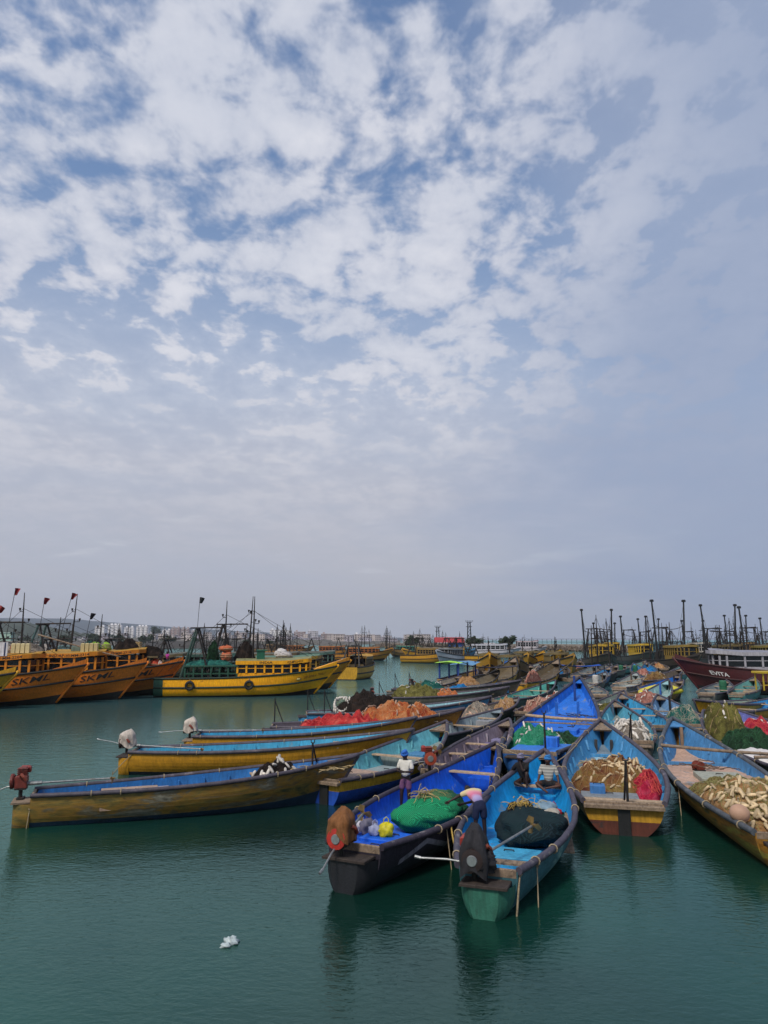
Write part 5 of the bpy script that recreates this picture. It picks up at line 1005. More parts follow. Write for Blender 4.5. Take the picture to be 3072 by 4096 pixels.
for (k, x, y, z, c, d, lb) in (('s1', 10.2, .9, 3.75, '#a04a2a', (1.2, .8, .6), 'orange crate stack on the leftmost SKML roof'), ('s1', 8.6, .7, 3.75, '#c8bda4', (.9, .7, .8), 'cream crate on the leftmost SKML roof'), ('s2', 10.3, .5, 3.85, '#6a7a70', (1.8, 1.0, .4), 'upturned grey green skiff crate on the second roof'),
                               ('s3', 11.0, .8, 3.8, '#b59a6a', (1.1, .8, .8), 'tan crate on the third orange roof'), ('s1', 4.2, .8, 3.7, '#c9c4bc', (1.2, .1, .9), 'white board on the leftmost SKML roof'), ('s1', 9.2, -1.75, 3.6, '#d0ced2', (2.2, .06, 1.0), 'white cloth with blue stripes hung at the left edge')):
    r = empty('crate' if 'crate' in lb else ('hung_cloth' if 'cloth' in lb else 'board'), deckp(k, x, y, z), TR[k].rz, lb, 'crate' if 'crate' in lb else ('cloth' if 'cloth' in lb else 'board'))
    m_ = mat('crate' + c, c, .6, .2, 2, .2); b = MB().box((0, 0, d[2] / 2), (d[0], d[1], d[2])); b.build('panel', m_, r)
    for q in range(4): MB().box((lerp(-.42, .42, q / 3) * d[0], -d[1] / 2 - .012, d[2] / 2), (.09, .02, d[2] * (.96 if 'cloth' in lb else .8))).build('stripe' if 'cloth' in lb else 'slat', mat('stripe_navy', '#26345a', .7) if 'cloth' in lb else m_, r)
pole('long grey spar resting across the left trawlers', deckp('s1', 2, -1.0, 4.6), deckp('s1', 11.5, -.6, 3.9), .09, WOOD(), 'spar', 'spar')
pole('pale spar slanting down over the second orange roof', deckp('s2', 7.0, -.8, 5.2), deckp('s2', 13.6, -.9, 3.4), .06, WOOD(), 'spar', 'spar')

# right-hand row with outriggers, bows towards the camera or away
RR = [(592, 600, 122, 9.6, .35, '#4a4438', '#c09a30', 'R1', 'outrigger trawler with yellow cabin, leftmost of the right row'), (632, 632, 138, 9.0, .3, '#3a3a34', '#c8a22c', 'R2', 'outrigger trawler with bright yellow cabin, second of the right row'),
      (672, 672, 112, 10.6, .5, '#3a342c', '#8d7434', 'R3', 'tallest outrigger trawler in the middle of the right row'), (713, 714, 118, 10.2, .6, '#2a2826', '#6a5a34', 'R4', 'outrigger trawler behind the red one, fourth of the right row'), (755, 756, 112, 9.6, .5, '#2f2c28', '#8a7838', 'R5', 'outrigger trawler at the far right of the row')]
for i, (u, ub, d, oz, spr, hc, cc, k, lb) in enumerate(RR):
    y = d; x = (u - 384) / F_PX * d
    TR[k] = trawler(lb, (x, y - 6), R(-95 + 6 * (i % 3)), L=14, B=4.6, zs=1.6, zb=2.6, hull=hc, house=cc, roof='#6a6248', zr=3.9, h0=.5, h1=.86, mast=(7.2,), gallows=6.6, outrig=(oz, spr), rails='#2a2624', aft=None, group='outrigger trawlers along the sea wall')
RB = [(604, 150, '#c8a030', 'yellow cabined trawler behind the leftmost outriggers', 8), (648, 155, '#4a6a74', 'dull blue cabined trawler between the outriggers', 9), (692, 150, '#b8b0a4', 'pale cabined trawler behind the red one', 8.5), (735, 148, '#8a6a3a', 'brown cabined trawler far right behind the outriggers', 9.5), (770, 150, '#6a5a3a', 'dark trawler cut by the right edge', 9)]
for i, (u, d, cc, lb, mh) in enumerate(RB):
    TR['rb%d' % i] = trawler(lb, ((u - 384) / F_PX * d, d - 5), R(-88), L=13, B=4.2, zs=1.6, zb=2.6, hull='#4a4036', house=cc, roof='#5a5448', zr=4.1, h0=.45, h1=.85, mast=(mh, mh * .8), gallows=6.4, outrig=(mh, .3), rails='#2a2624', aft=None, group='outrigger trawlers along the sea wall')
TR['ev'] = trawler('dark red trawler lettered EVITA with a white cabin', ((679 - 384) / F_PX * 66 + 1.4, 67.0), R(172), L=16, B=4.4, zs=1.9, zb=3.1, hull='#4a1a1c', low='#1f1a1a', band='#3a1a1a', house='#a8a5aa', roof='#8e8e98', zr=3.7, h0=.1, h1=.8, mast=(6.0,), gallows=False, aft=None, rust=.15)
he = TR['ev']; lettering('EVITA', lambda x, y: he.pt(lerp(.86, .76, x), .7 + .12 * y, 1, .02), WHITE(), he.root, .03)
fr = empty('cabin_frame', P(767, 690, .9), R(10), 'bright yellow open cabin frame at the right edge', 'frame'); fr.scale = (.65, .65, .72)
for (x, y) in ((-.9, -.7), (-.2, -.7), (.9, -.7), (-.9, .7), (.9, .7)): MB().box((x, y, .9), (.13, .13, 1.8)).build('post', mat('frame_yellow', '#b89c2a', .5, .15, 2, .1, '#8a7a30', .2), fr)
MB().box((0, 0, 1.9), (2.4, 1.9, .22), ch=.04).build('roof', mat('frame_yellow', '#b89c2a'), fr); MB().box((0, -.7, .55), (1.9, .08, .1)).build('rail', mat('frame_yellow', '#b89c2a'), fr)
# middle-distance trawlers: bows on, white launches, covered boat
for i, (u, v, lb) in enumerate(((490, 654, 'yellow bow seen head on, left of the tall yellow bow'), (518, 659, 'brown bow with a dark ring facing the camera'), (527.5, 654, 'small yellow bow head on beyond the ringed bow'), (542, 652.5, 'wide yellow bow head on'), (560, 651, 'yellow bow head on near the blue awning'), (571, 655, 'ochre bow head on right of the blue awning'))):
    d = (88, 80, 104, 108, 112, 96)[i]; z = CAM_H - (v - HORIZON) / F_PX * d * 1.02
    TR['hb%d' % i] = trawler(lb, ((u - 384) / F_PX * d, d + 2.2), R((-97, -92, -95, -88, -98, -84)[i]), L=12, B=3.6, zs=1.5, zb=z, hull=('#c49024', '#6a5434', '#b98a28', '#c89424', '#a8822c', '#a07a34')[i], house='#7a6a44', roof='#5a5444', zr=2.9, h0=.3, h1=.6, mast=(5.2,), gallows=False, aft=None, cut=.2, wins=False, group='bows facing the camera')
hb = TR['hb1']; MB().tube([hb.pt(.955, .74, -1) + Vector((.18, .0 + .26 * math.cos(a), .3 * math.sin(a))) for a in [i * math.pi / 8 for i in range(16)]], .05, 6, closed=True).build('painted_ring', BLACK(), hb.root)
for (u, v, L_, rz_, hc, cc, lb, zr_) in ((458, 652.5, 16, 178, '#d0ced0', '#d4d2d4', 'white launch with a row of dark windows by the sea wall', 3.6), (512, 656.5, 17, 3, '#c9c4c6', '#ceccd0', 'long white boat below the fence', 3.4), (540, 650, 12, 0, '#b8b0b0', '#cac2c4', 'white cabin boat with a red roof below the fence', 4.2)):
    p = P(u, v, 0); p.y = min(p.y, 250)
    TR[lb] = trawler(lb, ((u - 384) / F_PX * p.y, p.y), R(rz_), L=L_, B=4.4, zs=1.6, zb=2.4, hull=hc, low='#2a2a2e', band='#3a3a40', house=cc, roof='#8a3a34' if 'red' in lb else '#9a98a0', zr=zr_, h0=.15, h1=.75, mast=(6.5,), gallows=False, aft=None, rust=.1, group='pale boats below the sea wall')
cb = empty('canopy_boat', P(446, 690, 0), R(62), 'boat with a lime green awning on blue posts', 'boat')
hc_ = Hull(8.5, 2.5, 1.0, 1.6); mb = MB()
for sd_ in (1, -1): mb.grid([[hc_.pt(t, s, sd_) for t in TS] for s in (0, .25, .5, .75, 1)])
mb.grid([[hc_.pt(0, s, 1) for s in (0, .25, .5, .75, 1)], [hc_.pt(0, s, -1) for s in (0, .25, .5, .75, 1)]]); mb.build('hull', mat('cb_hull', '#b08a4a', .6, .25, 2, .2, '#3a342c', .4), cb)
MB().grid([[Vector((hc_.pt(t, .5).x, sd_ * hc_.pt(t, .5).y * .97, .5)) for t in TS[:-2]] for sd_ in (1, -1)]).build('floor', WOOD(), cb)
for sd_ in (1, -1): MB().tube([hc_.pt(t, 1, sd_) for t in TS], .08, 6).build('gunwale', RUBBER(), cb)
for x in (.8, 3.2, 5.4):
    for sd_ in (1, -1): MB().box((x, sd_ * 1.0, 1.5), (.14, .14, 2.2)).build('awning_post', mat('post_blue', '#24428a', .6), cb)
MB().grid([[(x, y, 2.6 + .14 * math.sin(x * 1.3) - .1 * abs(y)) for y in (-1.35, -.7, 0, .7, 1.35)] for x in (.3, 1.2, 2.1, 3.0, 3.6)]).build('awning', mat('lime_tarp', '#a2d83c', .6, .12, 1.5, .2), cb)
MB().grid([[(x, y, 2.5 + .14 * math.sin(x * 1.3) - .1 * abs(y)) for y in (-1.35, -.7, 0, .7, 1.35)] for x in (3.6, 4.4, 5.2, 6.0)]).build('awning', mat('blue_tarp', '#5a8ab0', .6, .15, 1.5, .2), cb)
for nm, u, v, c, lb, d_, w_ in (('awning', 491, 669, '#3a3642', 'dark sagging awning beside the tall yellow bow', 71, 2.4), ('awning', 577, 668, '#1f4fa8', 'deep blue awning beyond the large blue bow', 76, 2.1)):
    p = Vector(((u - 384) / F_PX * d_, d_, 0)); r = empty('boat_awning', p, R(8), lb, 'awning')
    zt = CAM_H - (v - 4 - HORIZON) / F_PX * d_
    MB().grid([[(x, y, zt - .16 * (1 - (x / w_) ** 2) + .05 * math.sin(y * 4)) for y in (-1.2, -.4, .4, 1.2)] for x in [lerp(-w_, w_, i / 6) for i in range(7)]]).build('cloth', mat('awn_' + c, c, .8, .2, 1.5, .2), r)
    for x in (-w_ * .95, w_ * .95):
        for y in (-1.1, 1.1): MB().tube([(x, y, .6), (x, y, zt)], .05, 5).build('post', IRON(), r)
    MB().box((0, 0, .75), (2 * w_, 2.4, .3)).build('deck', WOOD(), r)

# ------------------------------------------------------------------ people
SKIN = mat('brown_skin', '#4a2d20', .55, .15, 6, .05); SKIN_D = mat('dark_skin', '#2e1d17', .55, .15, 6, .05)
def skinned(name, chains, mats, parent, sub=2):
    """chains: lists of (point, radius); joints at the same place are shared, so limbs grow out of the trunk as one surface"""
    vs, rs, es, idx = [], [], [], {}
    for ch in chains:
        prev = None
        for p, r in ch:
            k = tuple(round(c, 4) for c in p)
            if k not in idx: idx[k] = len(vs); vs.append(k); rs.append(r)
            i = idx[k]
            if prev is not None: es.append((prev, i))
            prev = i
    me = bpy.data.meshes.new(name); me.from_pydata(vs, es, []); ob = bpy.data.objects.new(name, me); COL.objects.link(ob)
    md = ob.modifiers.new('skin', 'SKIN'); md.use_smooth_shade = True
    sv = me.skin_vertices[0].data
    for i, r in enumerate(rs): sv[i].radius = (r, r) if not isinstance(r, tuple) else r; sv[i].use_root = (i == 0)
    s2 = ob.modifiers.new('sub', 'SUBSURF'); s2.levels = s2.render_levels = sub
    dg = bpy.context.evaluated_depsgraph_get(); dg.update(); out = bpy.data.meshes.new_from_object(ob.evaluated_get(dg))
    bpy.data.objects.remove(ob); bpy.data.meshes.remove(me); out.name = name; out.materials.clear(); out.materials.append(mats)
    out.polygons.foreach_set('use_smooth', [True] * len(out.polygons))
    o = bpy.data.objects.new(name, out); COL.objects.link(o); o.parent = parent; return o
def V(*a): return Vector(a)
def head_mesh(c, fwd, up, r=.105):
    """skull, jaw, nose, ears, brow in one surface; fwd is where the face looks"""
    fwd = fwd.normalized(); x = fwd.cross(up).normalized(); u = x.cross(fwd).normalized(); M = Matrix((x, fwd, u)).transposed(); mb = MB(); rows = []
    for i in range(15):
        th = math.pi * i / 14; row = []
        for j in range(20):
            ph = 2 * math.pi * j / 20; d = Vector((math.sin(th) * math.cos(ph), math.sin(th) * math.sin(ph), math.cos(th)))
            p = Vector((d.x * .78, d.y * .95, d.z * 1.15))
            if p.z < 0: k = 1 + .25 * p.z; p.x *= k; p.y *= (1 + .12 * p.z)
            if d.y > .6:
                n = max(0, 1 - abs(d.x) / .22); p.y += .22 * n * max(0, 1 - abs(d.z + .1) / .28)          # nose
                p.y -= .07 * max(0, 1 - abs(abs(d.x) - .32) / .18) * max(0, 1 - abs(d.z - .12) / .2)       # eye sockets
                p.y += .05 * max(0, 1 - abs(d.z + .52) / .14) * max(0, 1 - abs(d.x) / .3)                  # lips
            if abs(d.x) > .9 and abs(d.z) < .35: p.x *= 1.16                                               # ears
            row.append(c + M @ (p * r))
        rows.append(row)
    return mb.grid(rows, 0, True), M
def person(label, loc, rz, J, shirt, shorts, skin, hat=None, hair='#15110f', look=(0, 1, -.2), sleeve=.7, leg=.8, stripe=None, hands='down'):
    """J: joint positions in metres in the figure's axes (facing +y): pelvis, chest, neck, head, shL/R, elL/R, wrL/R, hipL/R, knL/R, anL/R, toL/R"""
    root = empty('person', loc, rz, label, 'person'); root.scale = (.87, .87, .87); g = {k: Vector(v) for k, v in J.items()}
    mid = g['pelvis'].lerp(g['chest'], .5)
    ch = [[(g['pelvis'], (.125, .1)), (mid, (.12, .095)), (g['chest'], (.145, .1)), (g['neck'], .055), (g['head'], .06)]]
    for s in 'LR':
        e, w_ = g['el' + s], g['wr' + s]; hd_ = w_ + (w_ - e).normalized() * .08
        ch.append([(g['chest'], (.145, .1)), (g['sh' + s], .06), (e, .042), (w_, .028), (hd_, .034)])
        k, a = g['kn' + s], g['an' + s]; calf = k.lerp(a, .35)
        ch.append([(g['pelvis'], (.125, .1)), (g['hip' + s], .088), (k, .058), (calf, .054), (a, .034), (g['to' + s], .03)])
    body = skinned('body', ch, skin, root)
    ex, M = head_mesh(g['head'], Vector(look), Vector((0, 0, 1)))
    for s in 'LR':          # five fingers on each palm
        e, w_ = g['el' + s], g['wr' + s]; d = (w_ - e).normalized(); pr = d.orthogonal().normalized(); q = d.cross(pr); b = w_ + d * .1
        for i in range(4):
            o_ = pr * (.03 - .02 * i); l = (.07, .08, .075, .058)[i]
            ex.tube([b + o_ - d * .03, b + o_ + d * l * .5 + q * .008, b + o_ * .9 + d * l * .85 + q * .035], [.0095, .009, .007], 6)
        ex.tube([b + pr * .03 - d * .06, b + pr * .06 - d * .02 + q * .01, b + pr * .062 + d * .025 + q * .02], [.011, .01, .008], 6)
    bm = bmesh.new(); bm.from_mesh(body.data); k0 = [bm.verts.new(v) for v in ex.v]
    for f in ex.f:
        try: bm.faces.new([k0[i] for i in f]).smooth = True
        except ValueError: pass
    bmesh.ops.recalc_face_normals(bm, faces=bm.faces); bm.to_mesh(body.data); bm.free()
    for sx in (-1, 1):
        p = g['head'] + M @ Vector((sx * .034, .088, .014)); MB().blob(p, (.011, .009, .007), 8, 5, 0).build('eye', mat('eye_white', '#b0a49a', .3), body)
        MB().blob(p + M @ Vector((0, .007, 0)), (.005, .004, .005), 6, 4, 0).build('pupil', BLACK(), body)
    # clothes: the same skeleton, a little fuller, ending at sleeve and trouser hem
    sm = shirt
    cs = [[(g['pelvis'].lerp(g['chest'], .04), (.155, .13)), (mid, (.15, .125)), (g['chest'], (.172, .125)), (g['chest'].lerp(g['neck'], .75), .085)]]
    for s in 'LR': cs.append([(g['chest'], (.172, .125)), (g['sh' + s], .085), (g['sh' + s].lerp(g['el' + s], sleeve), .07)])
    skinned('shirt', cs, sm, root)
    cs = [[(mid.lerp(g['pelvis'], .55), (.145, .12)), (g['pelvis'], (.15, .13))]]
    for s in 'LR': cs.append([(g['pelvis'], (.15, .13)), (g['hip' + s], .112), (g['hip' + s].lerp(g['kn' + s], leg), .095)])
    skinned('shorts', cs, shorts, root)
    if hat:
        t_ = MB(); c = g['head'] + M @ Vector((0, -.012, .055))
        for k in range(5):
            pts = [c + M @ Vector(((.088 - .008 * k) * math.cos(a), (.104 - .008 * k) * math.sin(a), -.01 + .02 * k + .022 * math.sin(a + k * 1.3))) for a in [i * math.pi / 8 for i in range(16)]]
            t_.tube(pts, .03, 7, closed=True)
        t_.blob(c + M @ Vector((0, 0, .05)), (.085, .09, .055), 16, 8, .1, 2, 3); t_.build('turban', hat, root, True)
    else:
        mb = MB(); rows = []
        for i in range(7):
            th = .52 * math.pi * i / 6
            rows.append([g['head'] + M @ (Vector((math.sin(th) * math.cos(p_) * .09, math.sin(th) * math.sin(p_) * .108 - .012, math.cos(th) * .13 - (.05 * math.sin(th) if math.sin(p_) < .3 else -.01))) * 1.02) for p_ in [2 * math.pi * j / 18 for j in range(18)]])
        mb.grid(rows, 0, True).build('hair', mat('black_hair', hair, .7, .3, 20, .4), root, True)
    return root
cot = lambda k, c, **kw: mat('cloth_' + k, c, .85, .14, 5, .35, fine=14, **kw)
def striped(k, cols, axis=2, sc_=5.0, off=0.):
    m = bpy.data.materials.new('cloth_' + k); m.use_nodes = True; t = m.node_tree; b = t.nodes['Principled BSDF']; b.inputs['Roughness'].default_value = .85
    co = nd(t, 'ShaderNodeTexCoord'); sp = nd(t, 'ShaderNodeSeparateXYZ'); lk(t, co.outputs['Object'], sp.inputs[0])
    mm = nd(t, 'ShaderNodeMath', operation='MULTIPLY_ADD'); mm.inputs[1].default_value = sc_; mm.inputs[2].default_value = off; lk(t, sp.outputs[axis], mm.inputs[0])
    fr_ = mm.outputs[0]
    if len(cols) == 2:
        f2 = nd(t, 'ShaderNodeMath', operation='FRACT'); lk(t, fr_, f2.inputs[0]); fr_ = f2.outputs[0]
    r = nd(t, 'ShaderNodeValToRGB'); lk(t, fr_, r.inputs[0]); e = r.color_ramp.elements; e[0].color = (*lin(cols[0]), 1); e[0].position = .3 if len(cols) == 2 else .1; e[1].color = (*lin(cols[-1]), 1); e[1].position = .5 if len(cols) == 2 else .9
    for i, c in enumerate(cols[1:-1]): x = e.new(.1 + .8 * (i + 1) / (len(cols) - 1)); x.color = (*lin(c), 1)
    lk(t, r.outputs[0], b.inputs['Base Color']); return m
STAND = dict(pelvis=(0, 0, .9), chest=(0, .02, 1.28), neck=(0, .03, 1.45), head=(0, .06, 1.56), shL=(-.17, .01, 1.37), shR=(.17, .01, 1.37), elL=(-.24, .06, 1.1), elR=(.24, .06, 1.1), wrL=(-.08, .24, 1.12), wrR=(.06, .26, 1.14),
             hipL=(-.09, 0, .84), hipR=(.09, 0, .84), knL=(-.11, .03, .46), knR=(.12, .04, .46), anL=(-.12, -.01, .07), anR=(.15, .0, .07), toL=(-.14, .15, .03), toR=(.18, .16, .03))
pA = on('A', .48, .93); person('man in a white shirt, purple shorts and blue turban standing in the blue boat', (pA.x, pA.y, BOATS['A'].zf + .01), R(155), STAND, cot('white', '#d6d2c6'), cot('purple', '#6a4464'), SKIN_D, cot('blue_turban', '#2a64b4'), look=(.1, 1, -.55), sleeve=.8, leg=.75)
BEND = dict(pelvis=(0, -.02, .92), chest=(-.04, .34, 1.12), neck=(-.08, .5, 1.16), head=(-.1, .6, 1.15), shL=(-.2, .38, 1.14), shR=(.14, .4, 1.14), elL=(-.42, .5, 1.02), elR=(.02, .58, .86), wrL=(-.62, .52, .92), wrR=(-.22, .66, .8),
            hipL=(-.09, 0, .86), hipR=(.1, 0, .86), knL=(-.1, .03, .46), knR=(.13, .04, .47), anL=(-.11, -.03, .07), anR=(.17, .06, .07), toL=(-.13, .12, .03), toR=(.2, .2, .03))
pB = on('B', .37, .8); person('man in a pink and lavender shirt bending over the green net', (pB.x, pB.y, BOATS['B'].zf + .01), R(12), BEND, striped('pinklav', ['#8d86b4', '#a494b8', '#c06a86', '#cc8a94', '#c9b88a'], 1, 2.2, .12), cot('navy', '#151d3a'), SKIN_D, None, look=(-.1, .8, -.7), sleeve=.75, leg=.85)
hB = BOATS['B']; zt = min(hB.zg(.8) - .13, hB.zf + .62) + .03
SITX = dict(pelvis=(0, 0, .12), chest=(0, .04, .5), neck=(0, .06, .66), head=(0, .1, .78), shL=(-.19, .03, .58), shR=(.19, .03, .58), elL=(-.27, .06, .32), elR=(.27, .06, .32), wrL=(-.3, .22, .12), wrR=(.32, .24, .14),
            hipL=(-.1, .03, .11), hipR=(.1, .03, .11), knL=(-.36, .3, .1), knR=(.36, .3, .14), anL=(-.02, .4, .05), anR=(.08, .46, -.04), toL=(.1, .44, .03), toR=(.02, .56, -.06))
p4 = on('B', .795, -.3, zt - .02); person('man in a striped grey shirt and blue turban sitting cross legged', (p4.x, p4.y, p4.z), hB.rz + R(95), SITX, striped('greystripe', ['#b8b4a8', '#8a8880'], 2, 11), cot('black', '#141416'), SKIN, cot('sky_turban', '#2f74b0'), look=(.35, 1, -.1), sleeve=.95, leg=.6)
SITK = dict(pelvis=(0, 0, .12), chest=(.05, .07, .5), neck=(.06, .1, .66), head=(.08, .15, .77), shL=(-.13, .08, .6), shR=(.23, .05, .57), elL=(-.02, .3, .42), elR=(.42, .02, .36), wrL=(.06, .27, .64), wrR=(.6, .1, .2),
            hipL=(-.1, .04, .12), hipR=(.1, .04, .12), knL=(-.14, .34, .42), knR=(.24, .36, .08), anL=(-.14, .36, .02), anR=(-.02, .42, .02), toL=(-.17, .5, .0), toR=(-.1, .5, .02))
p3 = on('B', .81, .34, zt - .02); person('man in a black shirt and grey turban with a hand at his mouth', (p3.x, p3.y, p3.z), hB.rz + R(85), SITK, cot('blackshirt', '#141214'), cot('blackshorts', '#1c1614'), SKIN_D, striped('greyturban', ['#8a86a0', '#5a5668'], 0, 30), look=(-.15, 1, -.2), sleeve=.8, leg=.4)
for (k, x, y, z, sh, so, lb, rz_) in (('s3', 14.1, -.1, 2.3, '#b03a96', '#2a2a34', 'person in a magenta top on the third orange trawler', 140), ('s3', 13.5, -.1, 2.2, '#1a1a20', '#c4c0bc', 'person in a black top and white trousers on the third orange trawler', 170)):
    q = deckp(k, x, y, z); person(lb, q, R(rz_), STAND, cot(sh, sh), cot(so, so), SKIN_D, None, leg=1.0)

# ------------------------------------------------------------------ sea wall, fence, city, hills
WA, WB, WC = Vector((-2, 505)), Vector((100, 281)), Vector((196, 72 + 0))
wall_m = mat('sea_wall', '#8f867c', .85, .25, .3, .3, '#5a524a', .5, .25, (1, 1, 2)); rock_m = mat('armour_rock', '#6a5c4e', .9, .35, .8, .5, '#3f372f', .5, .6)
dirw = (WB - WA).normalized(); nrm = Vector((-dirw.y, dirw.x))         # towards the open sea
if nrm.x < 0: nrm = -nrm
END = WB + dirw * 190
wl = MB(); ZW = 2.75
A2, B2 = WA, END
for a, b in ((A2, B2),):
    n_ = 60; rows = []
    for i in range(n_ + 1):
        p = a.lerp(b, i / n_); j = .12 * mnoise.noise(Vector((i * .6, 0, 2)))
        rows.append([(p.x - nrm.x * 3.2, p.y - nrm.y * 3.2, -1), (p.x - nrm.x * 1.2, p.y - nrm.y * 1.2, 1.2 + j), (p.x - nrm.x * .9, p.y - nrm.y * .9, ZW + j * .4), (p.x + nrm.x * 1.5, p.y + nrm.y * 1.5, ZW + j * .4), (p.x + nrm.x * 4, p.y + nrm.y * 4, -1)])
    wl.grid(rows)
w_o = empty('sea_wall', (0, 0, 0), 0, 'long pale sea wall closing the harbour on the right', 'wall'); wl.build('wall', wall_m, w_o)
rk = MB(); rnd = random.Random(4)
for i in range(1500):
    q = rnd.random(); p = A2.lerp(B2, q) - nrm * rnd.uniform(1.6, 9); s = rnd.uniform(.4, 1.1)
    M = Matrix.Translation((p.x, p.y, max(0, 2.0 - .24 * (A2.lerp(B2, q) - p).length) + rnd.uniform(-.2, .3))) @ Matrix.Rotation(rnd.uniform(0, 6), 4, (rnd.random(), rnd.random(), rnd.random() + .1))
    rk.box(None, (s * 1.4, s, s * .9), M=M)
tag(rk.build('armour_rocks', rock_m), kind='stuff', label='brown boulders heaped along the foot of the sea wall', cat='rocks')
fe = empty('fence', (0, 0, 0), 0, 'thin post and rail fence along the top of the sea wall', 'fence')
fm_ = mat('fence_grey', '#3a3c44', .7, .2, 1, 0); L_w = (B2 - A2).length; sp_ = 3.5; pc = None; n_ = int(L_w / sp_)
for i in range(n_):
    p = A2 + dirw * (i * sp_); l = (p.x, p.y, ZW)
    if pc is None: pc = MB().box((0, 0, 1.15), (.14, .14, 2.3)).build('post', fm_, fe); pc.location = l
    else: inst(pc, fe, l)
for z in (.9, 2.25):
    MB().tube([(A2.x, A2.y, ZW + z), (B2.x, B2.y, ZW + z)], .06, 4).build('rail', fm_, fe)
def lamp_tower(label, u, d, top, w_=1.6):
    x = (u - 384) / F_PX * d; r = empty('lattice_tower', (x, d, 1.0), 0, label, 'tower'); h_ = top - 1; m = mat('tower_steel', '#26282c', .6, .2, 1, 0)
    for sx in (-1, 1):
        for sy in (-1, 1): MB().tube([(sx * w_, sy * w_, 0), (sx * w_ * .5, sy * w_ * .5, h_)], .12, 4).build('leg', m, r)
    br = MB(); n = 8
    for i in range(n):
        z0, z1 = h_ * i / n, h_ * (i + 1) / n; a = w_ * (1 - .5 * i / n); b = w_ * (1 - .5 * (i + 1) / n)
        for sy in (-1, 1): br.tube([(-a, sy * a, z0), (b, sy * b, z1)], .05, 3).tube([(a, sy * a, z0), (-a, sy * a, z0)], .05, 3)
    br.build('bracing', m, r)
    for z in (h_, h_ - 1.6): MB().box((0, 0, z), (w_ * 2.6, .6, .2)).build('lamp_bar', m, r)
    for k in range(5): MB().box((lerp(-1.5, 1.5, k / 4) * w_, -.7, h_ + .4), (.25, .25, .3)).build('floodlight', m, r)
lamp_tower('shorter lattice floodlight tower by the channel', 437, 300, 9.8, .8); lamp_tower('taller lattice floodlight tower by the sea wall', 468, 260, 10.9, .8)
# trees
def leaf_mesh(rx, rz_, n, seed, leaf=.35, clumps=14):
    rnd = random.Random(seed); mb = MB(); cs = []
    for _ in range(clumps):
        d = Vector((rnd.gauss(0, 1), rnd.gauss(0, 1), rnd.gauss(0, 1))).normalized() * rnd.uniform(.25, .85); cs.append((Vector((d.x * rx, d.y * rx, d.z * rz_)), rnd.uniform(.22, .42) * rx))
    for i in range(n):
        c, r = rnd.choice(cs); d = Vector((rnd.gauss(0, 1), rnd.gauss(0, 1), rnd.gauss(0, .8))).normalized() * r * rnd.uniform(.5, 1.05); p = c + d
        a = Vector((rnd.uniform(-1, 1), rnd.uniform(-1, 1), rnd.uniform(-.6, .6))).normalized(); b = a.orthogonal().normalized(); s = leaf * rnd.uniform(.6, 1.3)
        mb.add([p - a * s, p - b * s * .5, p + a * s, p + b * s * .5], [(0, 1, 2, 3)])
    return mb
FOL = mat('foliage', '#2c3a22', .8, .45, .6, 0); TRK = mat('bark', '#4a3d32', .9)
def tree(label, loc, rx, rz_, n, seed, leaf, group='trees along the shore', trunk=1.6):
    r = empty('tree', loc, 0, label, 'tree', group)
    c = leaf_mesh(rx, rz_, n, seed, leaf).build('crown', FOL, r); c.location = (0, 0, trunk + rz_ * .8)
    tr = MB().tube([(0, 0, -.3), (.1, 0, trunk), (.2, .1, trunk + rz_)], [rx * .09, rx * .07, rx * .02], 6)
    for k in range(4): a = k * 1.6; tr.tube([(.1, 0, trunk), (rx * .5 * math.cos(a), rx * .5 * math.sin(a), trunk + rz_ * .8)], [rx * .045, rx * .015], 4)
    tr.build('trunk', TRK, r); return r
def at_d(u, d, z=0): return Vector(((u - 384) / F_PX * d, d, z))
tree('dark leafy tree by the taller floodlight tower', at_d(473, 235, 1.0), 3.0, 1.7, 1500, 1, .4); tree('round leafy tree standing above the white boats', at_d(504, 225, 1.4), 2.9, 2.3, 1700, 2, .4); tree('low tree beside the shorter floodlight tower', at_d(412, 330, .6), 4.0, 2.6, 1200, 3, .5)
# land with houses behind the left row
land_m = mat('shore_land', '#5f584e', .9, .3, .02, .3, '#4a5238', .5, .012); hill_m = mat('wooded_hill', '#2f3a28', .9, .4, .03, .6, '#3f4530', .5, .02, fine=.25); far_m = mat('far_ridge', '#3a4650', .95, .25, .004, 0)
def ridge(name, m, prof, d0, d1, base=-1, nx=90, amp=1.0, sc_=.01, ns=8):
    """land rising away from the water; prof: (picture column, skyline row) pairs surveyed at distance d1"""
    mb = MB(); us = [lerp(prof[0][0], prof[-1][0], i / nx) for i in range(nx + 1)]; rows = []
    def sk(u):
        for (a, va), (b, vb) in zip(prof[:-1], prof[1:]):
            if a <= u <= b: return lerp(va, vb, (u - a) / (b - a))
        return prof[-1][1]
    for k in range(ns + 1):
        q = k / ns; d = lerp(d0, d1, q); row = []
        for u in us:
            top = CAM_H + (HORIZON - sk(u)) / F_PX * d1; z = base + (top - base) * sst(0, 1, q) if k < ns else base
            if 0 < k < ns: z += amp * mnoise.noise(Vector((u * sc_ * 10, q * 4, 1)))
            elif k == ns: z = top * .6
            row.append(at_d(u, d, z))
        rows.append(row)
    tag(mb.grid(rows).build(name, m, None, True), kind='structure')
ridge('far_hills', far_m, [(-60, 618), (0, 618), (35, 618.5), (70, 619), (110, 622), (160, 626), (230, 630.5), (300, 634), (335, 635.5), (360, 634.5), (395, 637.5), (440, 640.5)], 3300, 4200, 0, amp=3)
